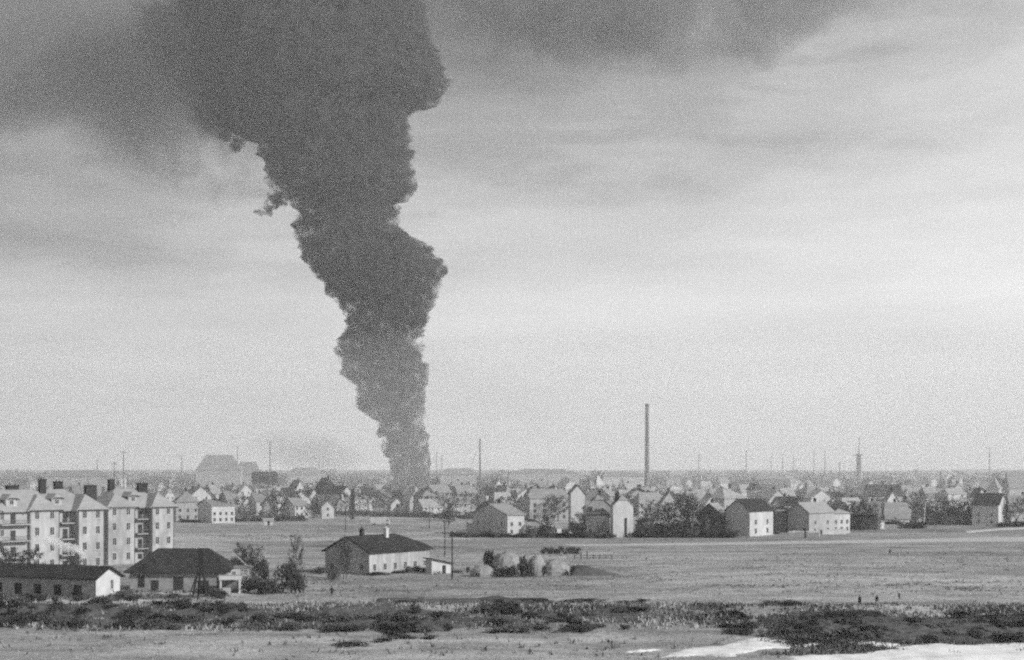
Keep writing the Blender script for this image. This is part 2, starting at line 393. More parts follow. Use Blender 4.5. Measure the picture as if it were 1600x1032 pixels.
# ------------------------------------------------------------------ building kit
def roof_mesh(name, m, Lx, Ly, he, hr, axis='x', o=0.5, ca=0.0, cb=0.0, t=0.22):
    "ridge along axis; ca / cb: 0 = open gable, 1 = full hip at the low / high end"
    sw = axis == 'y'
    if sw: Lx, Ly = Ly, Lx
    hw = Ly / 2; sl = (hr - he) / hw; H = hw + o; ze = he - o * sl
    def end(c, x0, sg):
        q = H * c; zq = hr - q * sl; ins = q * 0.95
        return dict(e=[(x0, hw - H, ze), (x0, hw + H, ze)], q=[(x0, hw - q, zq), (x0, hw + q, zq)], r=(x0 + sg * ins, hw, hr), c=c)
    A, B = end(ca, -o, 1), end(cb, Lx + o, -1)
    vs = []; fs = []
    def vi(p):
        for i, w in enumerate(vs):
            if abs(w[0]-p[0]) + abs(w[1]-p[1]) + abs(w[2]-p[2]) < 1e-5: return i
        vs.append(p); return len(vs) - 1
    def face(ps):
        ids = []
        for p in ps:
            i = vi(p)
            if i not in ids: ids.append(i)
        if len(ids) > 2: fs.append(ids)
    face([A['e'][0], B['e'][0], B['q'][0], B['r'], A['r'], A['q'][0]])
    face([B['e'][1], A['e'][1], A['q'][1], A['r'], B['r'], B['q'][1]])
    if ca > 0: face([A['q'][1], A['q'][0], A['r']])
    if cb > 0: face([B['q'][0], B['q'][1], B['r']])
    n = len(vs); ed = {}
    for f in fs:
        for i in range(len(f)):
            a, b = f[i], f[(i + 1) % len(f)]
            if (b, a) in ed: del ed[(b, a)]
            else: ed[(a, b)] = 1
    bot = [(p[0], p[1], p[2] - t) for p in vs]
    allf = [tuple(f) for f in fs] + [tuple(i + n for i in reversed(f)) for f in fs] + [(b, a, a + n, b + n) for a, b in ed]
    allv = vs + bot
    if sw:
        allv = [(p[1], p[0], p[2]) for p in allv]; allf = [tuple(reversed(f)) for f in allf]
    b = MB(); b.add(allv, allf); return b.mesh(name, m)
def wall_mesh(name, m, Lx, Ly, he, hr, axis='x', ca=0.0, cb=0.0, z0=-0.4, cut=0.12):
    sw = axis == 'y'
    if sw: Lx, Ly = Ly, Lx
    hw = Ly / 2; sl = (hr - he) / hw; he2 = he - cut; hr2 = hr - cut
    b = MB()
    def ring(x, c):
        q = hw * c; zq = hr2 - q * sl
        return [(x, 0, z0), (x, Ly, z0), (x, Ly, he2), (x, hw + q, zq), (x, hw - q, zq), (x, 0, he2)]
    def clean(r): 
        return r
    A, B = ring(0, ca), ring(Lx, cb)
    vs = A + B
    fs = [tuple(reversed(range(6))), tuple(range(6, 12))] + [(i, (i + 1) % 6, 6 + (i + 1) % 6, 6 + i) for i in range(6)]
    fs[0] = (0, 5, 4, 3, 2, 1); fs[1] = (6, 7, 8, 9, 10, 11)
    if sw:
        vs = [(p[1], p[0], p[2]) for p in vs]; fs = [tuple(reversed(f)) for f in fs]
    fs = [tuple(reversed(f)) for f in fs]
    b.add(vs, fs); return b.mesh(name, m)
WM = {}
def window_meshes(w, h, fm):
    k = (round(w, 2), round(h, 2), fm.name)
    if k in WM: return WM[k]
    b = MB(); t = 0.09
    for x0, z0, x1, z1 in ((-w/2-t, -t, w/2+t, 0), (-w/2-t, h, w/2+t, h+t), (-w/2-t, 0, -w/2, h), (w/2, 0, w/2+t, h), (-0.035, 0, 0.035, h)):
        b.box(x0, -0.07, z0, x1, 0.05, z1)
    b.box(-w/2-t-.06, -0.14, -t-.06, w/2+t+.06, 0.05, -t)      # sill
    p = MB(); p.box(-w/2, -0.02, 0, w/2, 0.05, h)
    WM[k] = (b.mesh('window', fm), p.mesh('pane', M_glass)); return WM[k]
def window(parent, pos, rz, w=1.1, h=1.5, fm=None, name='window', pane=True):
    fr, pn = window_meshes(w, h, fm or M_frame)
    o = link(name, fr, parent, pos); o.rotation_euler = (0, 0, rz)
    link('pane', pn, o); return o
FAR_WIN = {}
def far_window(parent, pos, rz, w, h):
    k = (round(w, 1), round(h, 1))
    if k not in FAR_WIN:
        b = MB(); b.box(-k[0]/2, -0.06, 0, k[0]/2, 0.1, k[1]); FAR_WIN[k] = b.mesh('window', M_glass)
    o = link('window', FAR_WIN[k], parent, pos); o.rotation_euler = (0, 0, rz); return o
def chimney(parent, x, y, z0, z1, w=0.8, d=0.8, m=None, pots=True, name='chimney'):
    b = MB(); b.box(x-w/2, y-d/2, z0, x+w/2, y+d/2, z1); b.box(x-w/2-.1, y-d/2-.1, z1, x+w/2+.1, y+d/2+.1, z1+.18)
    if pots:
        b.lathe([(.15, z1+.18), (.12, z1+.6)], 6, (x - w*.2, y)); b.lathe([(.15, z1+.18), (.12, z1+.5)], 6, (x + w*.2, y))
    return b.build(name, m or M_chim, parent)
def solve(C, u, px):
    k = (px - CX) / F
    return (k * C[1] - C[0]) / (u[0] - k * u[1])
def house(name, label, corner, D, left, right, eave, apex, ang, ridge='u', ca=0, cb=0, wm=None, rm=None, base=None, o=0.5,
          wins=((2, 2), (2, 2)), chims=(0.5,), far=False, cat='house', group=None, door=None, Lu=None, Lv=None, ws=(1.0, 1.45), roof_t=0.22, chm=None):
    """corner: px of the near corner; left / right: px of the far corners; eave / apex: photo rows of eave (at the corner) and ridge;
    the face running right has normal (sin a, -cos a)."""
    a = math.radians(ang); u = (math.cos(a), math.sin(a)); v = (-math.sin(a), math.cos(a))
    C = (xat(corner, D), D)
    Lu = Lu or max(1.5, solve(C, u, right)); Lv = Lv or max(1.5, solve(C, v, left))
    Lu = min(Lu, 75); Lv = min(Lv, 40)
    he = hz(eave, D)
    Dm = D + (u[1] * Lu + v[1] * Lv) / 2 if ridge is None else (D + v[1] * Lv / 2 if ridge == 'u' else D + u[1] * Lu / 2)
    hr = max(he + 0.8, hz(apex, Dm))
    t = thing(name, (C[0], C[1], 0), a, label or '', cat, group)
    axis = 'x' if ridge == 'u' else 'y'
    link('wall', wall_mesh('wall', wm or M_pale, Lu, Lv, he, hr, axis, ca, cb), t)
    rf = link('roof', roof_mesh('roof', rm or M_rgrey, Lu, Lv, he, hr, axis, o, ca, cb, roof_t), t)
    for c in chims:
        x, y = (Lu * c, Lv / 2 + 0.5) if axis == 'x' else (Lu / 2 + 0.5, Lv * c)
        chimney(rf, x, y, hr - 1.2, hr + 1.0, .9, .7, chm)
    storey = he / max(1, round(he / 3.0)); ns = max(1, round(he / 3.0))
    for fi, (nc, nr) in enumerate(wins):
        if not nc: continue
        Lf = Lu if fi == 0 else Lv
        for r in range(min(nr, ns)):
            for c in range(nc):
                s = Lf * (c + 0.5) / nc; z = r * storey + storey * 0.32
                if door is not None and fi == 0 and r == 0 and c == door: continue
                p, rz = ((s, 0, z), 0) if fi == 0 else ((0, s, z), -math.pi / 2)
                if far: far_window(t, p, rz, ws[0], ws[1])
                else: window(t, p, rz, ws[0], ws[1])
    if door is not None:
        s = Lu * (door + 0.5) / max(1, wins[0][0]); b = MB(); b.box(s - .5, -.05, 0, s + .5, .1, 2.1); d = b.build('door', M_wood, t)
        h = MB(); h.box(s + .3, -.11, .95, s + .38, -.05, 1.1); h.build('handle', M_iron, d)
    return t, (Lu, Lv, he, hr)

# ------------------------------------------------------------------ the two apartment blocks at the left
def apartment(corner_px, D, ang, he, hr, bays, depth, end_px, label, dorm, stacks):
    a = math.radians(ang); u = (math.cos(a), math.sin(a)); nn = (math.sin(a), -math.cos(a)); C = (xat(corner_px, D), D)
    at = lambda px, pj=0.0: solve((C[0] + nn[0] * pj, C[1] + nn[1] * pj), u, px)
    bays = [(at(l, pj), at(r, pj), pj) for l, r, pj in bays]; total = at(end_px) if end_px else bays[-1][1] + .15
    bal = [(bays[k][1] + .1, bays[k + 1][0] - .1, -.2) for k in range(len(bays) - 1)]
    dorm = [(at(px, -.6), z) for px, z in dorm]; stacks = [(at(px, -5), y, w, d, tp) for px, y, w, d, tp in stacks]
    t = thing('apartment_block', (xat(corner_px, D), D, 0), a, label, 'apartment block')
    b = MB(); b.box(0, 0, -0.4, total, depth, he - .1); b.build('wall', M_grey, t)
    b = MB()
    # plinth band
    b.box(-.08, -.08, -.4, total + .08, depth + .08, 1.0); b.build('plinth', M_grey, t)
    rf = link('roof', roof_mesh('roof', M_rpale, total, depth, he, hr, 'x', 0.9, 1, 1, 0.3), t)
    ns = 4; st = he / ns
    for (x0, x1, pj) in bays:
        w = x1 - x0
        b = MB(); b.box(x0, -pj, -0.4, x1, 0.5, he - .12); bay = b.build('bay', M_apt, t)
        for xx in (x0 + .12, x1 - .12): b = MB(); b.bar((xx, -pj - .08, 0), (xx, -pj - .08, he - .2), .07, .07, 6); b.build('downpipe', M_iron, bay)
        # roof of the bay: a small hip running back into the main roof
        br = he + (hr - he) * 0.72
        me = roof_mesh('bay_roof', M_rpale, w, depth * 0.62, he + .02, br, 'y', 0.85, 0.9, 0, 0.28)
        o = link('bay_roof', me, rf, (x0, -pj, 0))
        n = max(1, round(w / 3.8))
        for r in range(ns):
            for c in range(n):
                window(t, (x0 + w * (c + .5) / n, -pj, r * st + st * .3), 0, 0.95 if n > 1 else 1.2, 1.75)
            window(t, (x0, -pj / 2, r * st + st * .3), -math.pi / 2, 0.6, 1.4) if pj > 1.6 else None
    for (x0, x1, y0) in bal:                     # recessed stretch with balconies
        for r in range(1, ns):
            z = r * st
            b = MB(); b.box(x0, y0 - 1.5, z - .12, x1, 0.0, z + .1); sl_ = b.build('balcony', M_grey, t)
            b = MB()
            b.box(x0 + .05, y0 - 1.48, z + 1.0, x1 - .05, y0 - 1.42, z + 1.08)
            k = max(6, int((x1 - x0) / .22))
            for i in range(k + 1):
                xx = x0 + .08 + (x1 - x0 - .16) * i / k; b.box(xx - .02, y0 - 1.47, z + .1, xx + .02, y0 - 1.43, z + 1.0)
            b.build('railing', M_iron, sl_)
        for r in range(ns):
            z = r * st
            b = MB(); b.box((x0+x1)/2 - .6, -.06, z + .15, (x0+x1)/2 + .6, .1, z + 2.35); b.build('balcony_door', M_glass, t)
            if x1 - x0 > 4: window(t, (x0 + .9, 0, r * st + st * .3), 0, .8, 1.5)
    for (xc, z0) in dorm:                        # attic dormers with a white face
        w = 2.6; b = MB()
        b.box(xc - w/2, 0.6, z0, xc + w/2, 4.6, z0 + 2.0); dm = b.build('dormer', M_apt, t)
        link('dormer_roof', roof_mesh('dormer_roof', M_rpale, w, 5.2, z0 + 2.05, z0 + 2.9, 'y', .45, 0.6, 0, .2), dm, (xc - w/2, .3, 0))
        window(dm, (xc, 0.6, z0 + .55), 0, 0.9, 1.0)
    for (xc, yc, w, d, top) in stacks: chimney(rf, xc, yc, hr - 3.2, hr + top, w, d)
    return t
# block A: px 0..165, runs back to the right at about 47 degrees
apA = apartment(-62, 303, 47, 14.6, 18.6, [(-60, -2, 0.4), (46, 93, 0.7), (122, 163, 2.6)], 12.0, None,
                'nearer pale apartment block at the left with hipped bays and dormers',
                [(89, 14.8), (18, 14.8)], [(24, 6.5, 2.8, 1.0, .8), (66, 5.0, 1.5, 1.0, 2.2), (101, 8.0, 1.9, 1.0, 1.6), (146, 6.4, 2.8, 1.1, .7)])
apB = apartment(167, 342, 46, 14.55, 18.4, [(168, 211, 0.5), (237, 272, 2.6)], 12.0, None,
                'farther white apartment block with dark balconies above the long dark roofed barn',
                [(208, 14.8)], [(182, 7.5, 1.5, 1.0, 2.2), (222, 5.0, 2.6, 1.0, 1.2)])
# ------------------------------------------------------------------ barn row with the white gable
D = 253.0
def gable_barn():
    a = math.radians(22); u = (math.cos(a), math.sin(a))
    C = (xat(149.5, D), D)                       # near left corner of the white gable; body runs left
    # local: x along the gable to the right/back, y along the body to the left
    ang = a + 0
    # gable normal is (cos 22, -sin 22): rotate so that local -y faces along it
    g = math.atan2(-math.cos(a), -math.sin(a)) + math.pi  # direction of the gable's foot line
    gx = (math.sin(a), math.cos(a)); 
    Wg = solve(C, gx, 187); 
    t = thing('barn', (C[0], C[1], 0), math.atan2(gx[1], gx[0]), 'long low barn with black roof and one white gable end', 'barn')
    Lb = 24.0; he = hz(901, D) ; hr = hz(884.5, D + gx[1] * Wg / 2)
    link('wall', wall_mesh('wall', M_brick, Wg, Lb, he, hr, 'y'), t)
    rf = link('roof', roof_mesh('roof', M_rdark, Wg, Lb, he, hr, 'y', 0.75, 0, 0, 0.28), t)
    gb = MB(); z = he - .16; gb.add([(-.02,-.06,-.3),(Wg+.02,-.06,-.3),(Wg+.02,-.06,z),(Wg/2,-.06,hr-.2),(-.02,-.06,z),(-.02,.0,-.3),(Wg+.02,0,-.3),(Wg+.02,0,z),(Wg/2,0,hr-.2),(-.02,0,z)],
          [(0,1,2,3,4),(5,9,8,7,6),(0,5,6,1),(1,6,7,2),(2,7,8,3),(3,8,9,4),(4,9,5,0)]); gb.build('gable_wall', M_white, t)
    window(t, (Wg * .66, -.06, 1.3), 0, .7, 1.7)
    for y in (4, 8.5, 13, 17.5, 22):
        b = MB(); b.box(-.06, y - .8, .2, .1, y + .8, 2.2); b.build('door', M_wood, t)
    return t
gable_barn()
# long building with the dark hip roof
t, dm = house('long_barn', 'long grey walled barn under a wide black hipped roof below the apartment blocks', 203, 267, 195, 353, 887, 857, 4, 'u', 1, 0.9,
              wm=M_brick, rm=M_rdark, o=1.0, wins=((0, 0), (0, 0)), chims=(), Lv=9.5, cat='barn', roof_t=.35)
for px, w, h, z in ((221, 1.0, 1.9, 1.0), (242, 1.2, 1.7, .3), (279, 1.6, 2.1, .5), (318, 1.8, 1.6, .3), (345, 1.2, 1.6, .8)):
    s = solve((xat(203, 267), 267), (math.cos(math.radians(4)), math.sin(math.radians(4))), px)
    window(t, (s, 0, z), 0, w, h, M_wood)
# ------------------------------------------------------------------ central farmhouse, measured from its corners
t, dm = house('farmhouse', 'single-storey farmhouse with black roof, sunlit white side and shaded gable in the field', 577, 308.5, 508, 671, 861.5, 838, 55, 'u', 0, 0.75,
              wm=M_farm, rm=M_rdark, o=0.6, wins=((6, 1), (3, 1)), chims=(), roof_t=.3)
Lu, Lv, he, hr = dm
rf = [c for c in t.children if c.name.startswith('roof')][0]
chimney(rf, 5.0, Lv/2, hr - 1, hr + 1.3, .8, .8); c = chimney(rf, 12.0, Lv/2 - 1.2, hr - 1.6, hr + 1.2, .9, .8, M_pale)
b = MB(); b.box(13, -1.1, -.3, Lu - 1, -.05, 1.2); b.build('porch_step', M_grey, t)
# lean-to shed at its right
p = gp(690, 897)
t = thing('shed', (p.x, p.y, 0), math.radians(35), 'small white walled lean-to with dark sloping roof right of the farmhouse', 'shed')
b = MB(); b.add([(-2.6,0,-.3),(2.4,0,-.3),(2.4,2.4,-.3),(-2.6,2.4,-.3),(-2.6,0,3.3),(2.4,0,2.2),(2.4,2.4,2.2),(-2.6,2.4,3.3)], [(0,1,5,4),(1,2,6,5),(2,3,7,6),(3,0,4,7),(4,5,6,7),(3,2,1,0)]); b.build('wall', M_white, t)
b = MB(); b.add([(-3.2,-.5,3.45),(2.9,-.5,2.1),(2.9,2.8,2.1),(-3.2,2.8,3.45),(-3.2,-.5,3.65),(2.9,-.5,2.3),(2.9,2.8,2.3),(-3.2,2.8,3.65)], [(0,1,5,4),(1,2,6,5),(2,3,7,6),(3,0,4,7),(4,5,6,7),(3,2,1,0)]); b.build('roof', M_rdark, t)
b = MB(); b.box(.2, -.05, 0, 1.1, .05, 1.9); b.build('door', M_wood, t)
# ------------------------------------------------------------------ white-framed kiosk and the small white-walled hut behind it
p = gp(343, 927.5)
t = thing('kiosk', (p.x, p.y, 0), math.radians(8), 'open white-posted kiosk at the right end of the long barn', 'kiosk')
for x, y in ((.2, .2), (3.7, .2), (.2, 2.6), (3.7, 2.6)):
    b = MB(); b.box(x - .17, y - .17, -.3, x + .17, y + .17, 2.5); b.build('post', M_white, t)
b = MB(); b.box(-.1, -.1, 2.5, 4.0, .2, 3.2); b.build('fascia', M_white, t)
b = MB(); b.box(-.3, .2, 3.0, 4.2, 3.0, 3.25); b.build('roof', M_rpale, t)
b = MB(); b.box(.3, 2.4, 0, 3.6, 2.5, 2.4); b.build('back_wall', M_dark, t)
b = MB(); b.box(.5, .5, 0, 2.0, 1.0, .95); b.build('counter', M_grey, t)
p = gp(354, 921)
t = thing('hut', (p.x, p.y, 0), math.radians(14), 'small white hut with flat roof behind the open kiosk', 'hut')
b = MB(); b.box(0, 0, -.3, 4.7, 3.2, 4.1); b.build('wall', M_white, t)
b = MB(); b.box(-.3, -.3, 4.1, 5.0, 3.5, 4.35); b.build('roof', M_rgrey, t)
window(t, (1.4, 0, 2.7), 0, .6, .7)
# ------------------------------------------------------------------ front row of the village
house('village_house', 'grey gabled house with pale sunlit roof behind a dark hedge near the guyed mast', 793, 491, 739, 819, 803.5, 787, 30, 'u', 0, 0, M_pale, M_rpale, wins=((2, 2), (3, 2)), chims=(.6,), o=.6)
house('village_house', 'wide pale three-storey house with few windows between two village gables', 828, 640, 819, 889, 777, 764, 20, 'u', 0.6, .6, M_grey, M_rgrey, wins=((4, 3), (0, 0)), chims=(.3, .7), far=True, ws=(1.3, 1.8))
house('village_house', 'narrow pale house with dark left edge beside the wide three-storey house', 892, 525, 888, 914, 770, 757, 20, 'v', 0, 0, M_pale, M_rgrey, wins=((1, 1), (0, 0)), chims=())
t, dm = house('village_house', 'brick house with dark upper storey beside the tall white gabled house', 915, 488, 911, 957, 793, 773, 14, 'v', 0.35, .35, M_pale, M_rgrey, wins=((3, 1), (0, 0)), chims=(.5,))
Lu, Lv, he, hr = dm
b = MB(); b.box(-.06, -.12, 7.6, Lu + .06, -.02, 12.3); up = b.build('brick_storey', M_brick, t); window(t, (1.8, -.12, 8.6), 0, 1.3, 1.5); window(t, (Lu * .62, -.12, 8.6), 0, 1.1, 1.4)
b = MB(); b.box(-.1, -.22, 7.35, Lu + .1, -.02, 7.6); b.build('cornice', M_wood, t)
t, dm = house('village_house', 'tall narrow white house with clipped gable standing at the field edge', 958, 482, 953.5, 989.5, 790, 773.5, 16, 'v', 0.42, .42, M_white, M_rpale, wins=((0, 0), (0, 0)), chims=(), o=.25)
Lu, Lv, he, hr = dm
b = MB(); b.box(Lu * .56, -.1, 0, Lu * .56 + .9, .1, 6.6); b.build('stair_window', M_glass, t)
rf = [c for c in t.children if c.name.startswith('roof')][0]; chimney(rf, Lu * .25, Lv * .4, hr - 3, hr + .6, 1.3, .9)
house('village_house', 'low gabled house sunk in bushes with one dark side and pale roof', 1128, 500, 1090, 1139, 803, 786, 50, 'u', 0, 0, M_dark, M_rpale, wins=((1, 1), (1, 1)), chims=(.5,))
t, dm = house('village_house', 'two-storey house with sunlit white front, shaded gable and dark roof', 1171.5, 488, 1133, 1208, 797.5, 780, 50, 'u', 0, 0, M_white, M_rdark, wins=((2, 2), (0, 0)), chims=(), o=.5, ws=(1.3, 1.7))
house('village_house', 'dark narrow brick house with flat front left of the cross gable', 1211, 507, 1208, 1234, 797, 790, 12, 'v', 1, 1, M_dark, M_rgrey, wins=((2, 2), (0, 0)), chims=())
t, dm = house('village_house', 'house with dark front gable and long pale roof reaching right', 1264, 500, 1231, 1303, 800, 785, 40, 'u', 0, 0, M_grey, M_rpale, wins=((2, 2), (2, 1)), chims=(.7,))
house('village_house', 'pale house with hipped roof joined right of the cross gable house', 1302, 512, 1296, 1328, 800, 784, 30, 'v', 1, 1, M_white, M_rpale, wins=((3, 2), (0, 0)), chims=())
for x0, x1, y in ((1232, 1281, 839), (1285, 1323, 835.5)):
    p, q = gp(x0, y), gp(x1, y - .5); Lw = (q - p).length
    t = thing('garden_wall', (p.x, p.y, 0), math.atan2((q-p).y, (q-p).x), 'low white garden wall below the %s' % ('dark front gable' if x0 < 1250 else 'pale hipped house'), 'garden wall')
    b = MB(); b.box(0, 0, -.3, Lw, .3, 1.7); b.build('wall', M_white, t); b = MB(); b.box(-.1, -.08, 1.7, Lw + .1, .38, 1.9); b.build('coping', M_pale, t)
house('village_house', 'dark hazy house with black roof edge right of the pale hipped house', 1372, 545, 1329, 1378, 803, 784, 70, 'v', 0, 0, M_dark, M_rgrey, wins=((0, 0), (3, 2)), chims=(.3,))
house('village_house', 'low pale house with grey roof behind a dark hedge near the leaning pole', 1384, 560, 1377, 1421, 806, 785, 12, 'u', .5, .5, M_pale, M_rgrey, wins=((4, 1), (0, 0)), chims=(.5,))
house('village_house', 'grey walled house with dark roof and white gable board at right', 1560, 580, 1519, 1573, 789, 771, 66, 'v', 0, 0, M_pale, M_rdark, wins=((1, 2), (2, 2)), chims=(.7,))
house('village_house', 'pale grey house cut by the right edge of the view', 1580, 600, 1571, 1640, 794, 774, 15, 'u', 0, 0, M_grey, M_rgrey, wins=((4, 2), (0, 0)), chims=(.4,))
# ------------------------------------------------------------------ second and further rows, by photo pixels: left right eave apex D ridge wall roof
TONE = {'w': ('white', M_white), 'p': ('pale', M_pale), 'g': ('grey', M_grey), 'd': ('dark', M_dark)}
RT = {'p': ('pale', M_rpale), 'g': ('grey', M_rgrey), 'd': ('dark', M_rdark)}
ROWS = [ # left part of the town
 (270, 312, 783, 768, 640, 'u', 'g', 'g', 12), (309, 367, 790, 780, 610, 'u', 'w', 'g', 20), (338, 369, 757, 745, 1250, 'v', 'w', 'p', 25), (352, 376, 775, 766, 900, 'v', 'p', 'g', 30),
 (392, 424, 775, 764, 850, 'u', 'p', 'p', 35), (409, 435, 786, 775, 690, 'v', 'w', 'g', 12), (434, 470, 777, 762, 760, 'u', 'w', 'd', 40), (446, 478, 768, 750, 980, 'v', 'w', 'd', 30),
 (466, 500, 778, 764, 800, 'v', 'p', 'd', 45), (440, 482, 790, 778, 680, 'u', 'p', 'g', 25), (488, 536, 770, 747, 800, 'v', 'w', 'd', 32), (500, 522, 792, 782, 670, 'v', 'w', 'g', 15), (556, 592, 775, 762, 900, 'u', 'g', 'd', 25),
 (586, 622, 778, 765, 860, 'u', 'p', 'g', 20), (604, 630, 788, 778, 720, 'v', 'p', 'p', 25), (629, 664, 780, 760, 780, 'v', 'g', 'p', 40), (648, 690, 792, 780, 690, 'u', 'p', 'p', 30),
 (664, 705, 768, 748, 980, 'v', 'g', 'g', 30), (690, 742, 770, 752, 1000, 'u', 'p', 'g', 20), (757, 790, 768, 749, 900, 'v', 'w', 'p', 35), (700, 735, 786, 776, 720, 'u', 'p', 'g', 10),
 (752, 800, 780, 769, 760, 'u', 'g', 'g', 15), (795, 840, 776, 762, 800, 'v', 'p', 'p', 30), (836, 870, 765, 752, 1000, 'u', 'p', 'g', 15), (868, 905, 760, 748, 1100, 'v', 'w', 'g', 30), (905, 935, 768, 752, 950, 'v', 'p', 'g', 35),
 (926, 946, 760, 740, 1000, 'v', 'w', 'g', 30), (985, 1030, 785, 770, 700, 'u', 'g', 'g', 25), (1004, 1030, 772, 761, 900, 'u', 'w', 'p', 20), (1026, 1062, 790, 768, 640, 'v', 'g', 'g', 18), (1060, 1100, 782, 768, 740, 'u', 'p', 'g', 30),
 (1082, 1104, 772, 765, 950, 'u', 'w', 'p', 15), (1092, 1121, 786, 776, 700, 'v', 'w', 'p', 25), (1110, 1168, 778, 760, 700, 'v', 'g', 'p', 35), (1150, 1180, 768, 757, 1000, 'u', 'p', 'p', 20), (1185, 1230, 782, 765, 690, 'v', 'g', 'p', 38),
 (1205, 1250, 788, 776, 640, 'u', 'p', 'd', 25), (1255, 1300, 778, 766, 760, 'v', 'p', 'p', 30), (1286, 1318, 776, 768, 800, 'u', 'g', 'd', 20), (1310, 1345, 786, 778, 680, 'u', 'p', 'p', 30), (1340, 1372, 764, 750, 950, 'v', 'w', 'p', 30),
 (1350, 1410, 772, 757, 800, 'u', 'g', 'd', 15), (1379, 1402, 780, 767, 680, 'v', 'w', 'g', 20), (1402, 1424, 792, 780, 640, 'v', 'p', 'p', 25), (1395, 1430, 768, 758, 1000, 'u', 'p', 'g', 20), (1436, 1466, 770, 760, 850, 'u', 'w', 'p', 28),
 (1465, 1500, 765, 755, 1000, 'v', 'p', 'p', 30), (1478, 1500, 757, 746, 1100, 'v', 'w', 'g', 30), (1516, 1542, 776, 763, 750, 'v', 'w', 'd', 25), (1545, 1580, 762, 748, 900, 'u', 'p', 'p', 20), (1570, 1625, 758, 737, 900, 'u', 'g', 'g', 10),
 (1040, 1066, 757, 748, 1300, 'u', 'w', 'g', 15), (1064, 1082, 754, 748, 1400, 'v', 'w', 'p', 20), (1118, 1140, 754, 746, 1400, 'u', 'w', 'g', 20)]
for i, (l, r, ea, ap, D, rd, w, ro, ang) in enumerate(ROWS):
    wide = r - l
    c = l + wide * R.uniform(.25, .5) if ang > 18 else l + wide * .12
    t, dm = house('town_house', '', c, D, l, r, ea, ap, ang + R.uniform(-3, 6) + 8, rd, R.choice([0, 0, 0, .4, 1]), R.choice([0, 0, .4, 1]), TONE[w][1], RT[ro][1],
              wins=((max(1, int(wide / 14)), 2), (1, 2)), chims=(R.choice([.3, .5, .7]),), far=True, group='houses of the town behind the front row')
    later(t, (l + r) / 2, '%s house with %s roof' % (TONE[w][0], RT[ro][0]))
# more of the town, farther off: each house its own thing, simpler
FAR = 245
for i in range(FAR):
    for _ in range(30):
        px = R.uniform(-20, 1620) if i < 170 else R.uniform(285, 1010); D = 700 * (2400 / 700) ** R.random() if i < 170 else R.uniform(690, 1050)
        if 780 < D and abs(px - 640) < 30 and D > 1350: continue
        break
    wpx = R.uniform(9, 16) / D * F; storeys = R.choice([1, 2, 2, 3]) if D < 1500 else R.choice([2, 3, 3, 4])
    he = storeys * 3.1 + 1; hr = he + R.uniform(2.5, 5)
    w = R.choice('wwppggd'); ro = R.choice('ppggd'); rd = R.choice('uv')
    t, dm = house('town_house', '', px + wpx * R.uniform(.2, .6), D, px, px + wpx, HZ + (CH - he) * F / D, HZ + (CH - hr) * F / D, R.uniform(15, 55), rd, R.choice([0, 0, .5, 1]), R.choice([0, 0, .5, 1]),
              TONE[w][1], RT[ro][1], wins=((2, min(3, storeys)), (1, 2)), chims=(.4,) if D < 1400 else (), far=True, group='small hazy houses far back in the town')
    later(t, px + wpx / 2, 'distant hazy %s house, %s roof,' % (TONE[w][0], RT[ro][0]))
# big hazy factory hall and other halls on the skyline
def hall(label, l, r, ea, ap, D, ang, wm, rm, ca=.8, cb=.8, n=6, nm='factory_hall', cat='factory hall'):
    return house(nm, label, l + (r - l) * .04, D, l, r, ea, ap, ang * .4, 'u', ca, cb, wm, rm, Lv=(r - l) / F * D * .42, wins=((n, 3), (0, 0)), chims=(), far=True, ws=(2.6, 3), cat=cat)
hall('huge hazy factory hall with a stepped hipped roof on the skyline', 303, 376, 733, 711, 1150, 14, M_grey, M_rgrey, 1, 1)
hall('lower wing of the huge factory hall', 366, 406, 739, 722, 1230, 10, M_grey, M_rgrey, .9, .9, nm='factory_wing')
hall('long flat hazy hall behind the apartment roofs', 60, 170, 744, 735, 1100, 6, M_grey, M_rgrey, 1, 1)
hall('long dark hall just left of the left tall mast', 392, 432, 752, 737, 1000, 15, M_dark, M_rdark, .2, .2)
hall('long grey hall on the skyline left of the smoke', 448, 500, 741, 731, 1400, 10, M_grey, M_rgrey)
hall('long shed roof right of the smoke foot', 686, 745, 741, 732, 1300, 12, M_grey, M_rgrey)
hall('low long hall on the skyline right of the guyed mast', 790, 915, 739, 733, 1500, 5, M_grey, M_rgrey, 1, 1)
hall('long works hall beside the tall chimney', 940, 1006, 744, 737, 1300, 8, M_pale, M_rgrey)
hall('dark rounded hall far right of the tall chimney', 1178, 1232, 748, 739, 1300, 12, M_dark, M_rgrey, 1, 1)
hall('hazy works building at the right edge', 1560, 1640, 741, 736, 1250, 10, M_grey, M_rgrey)
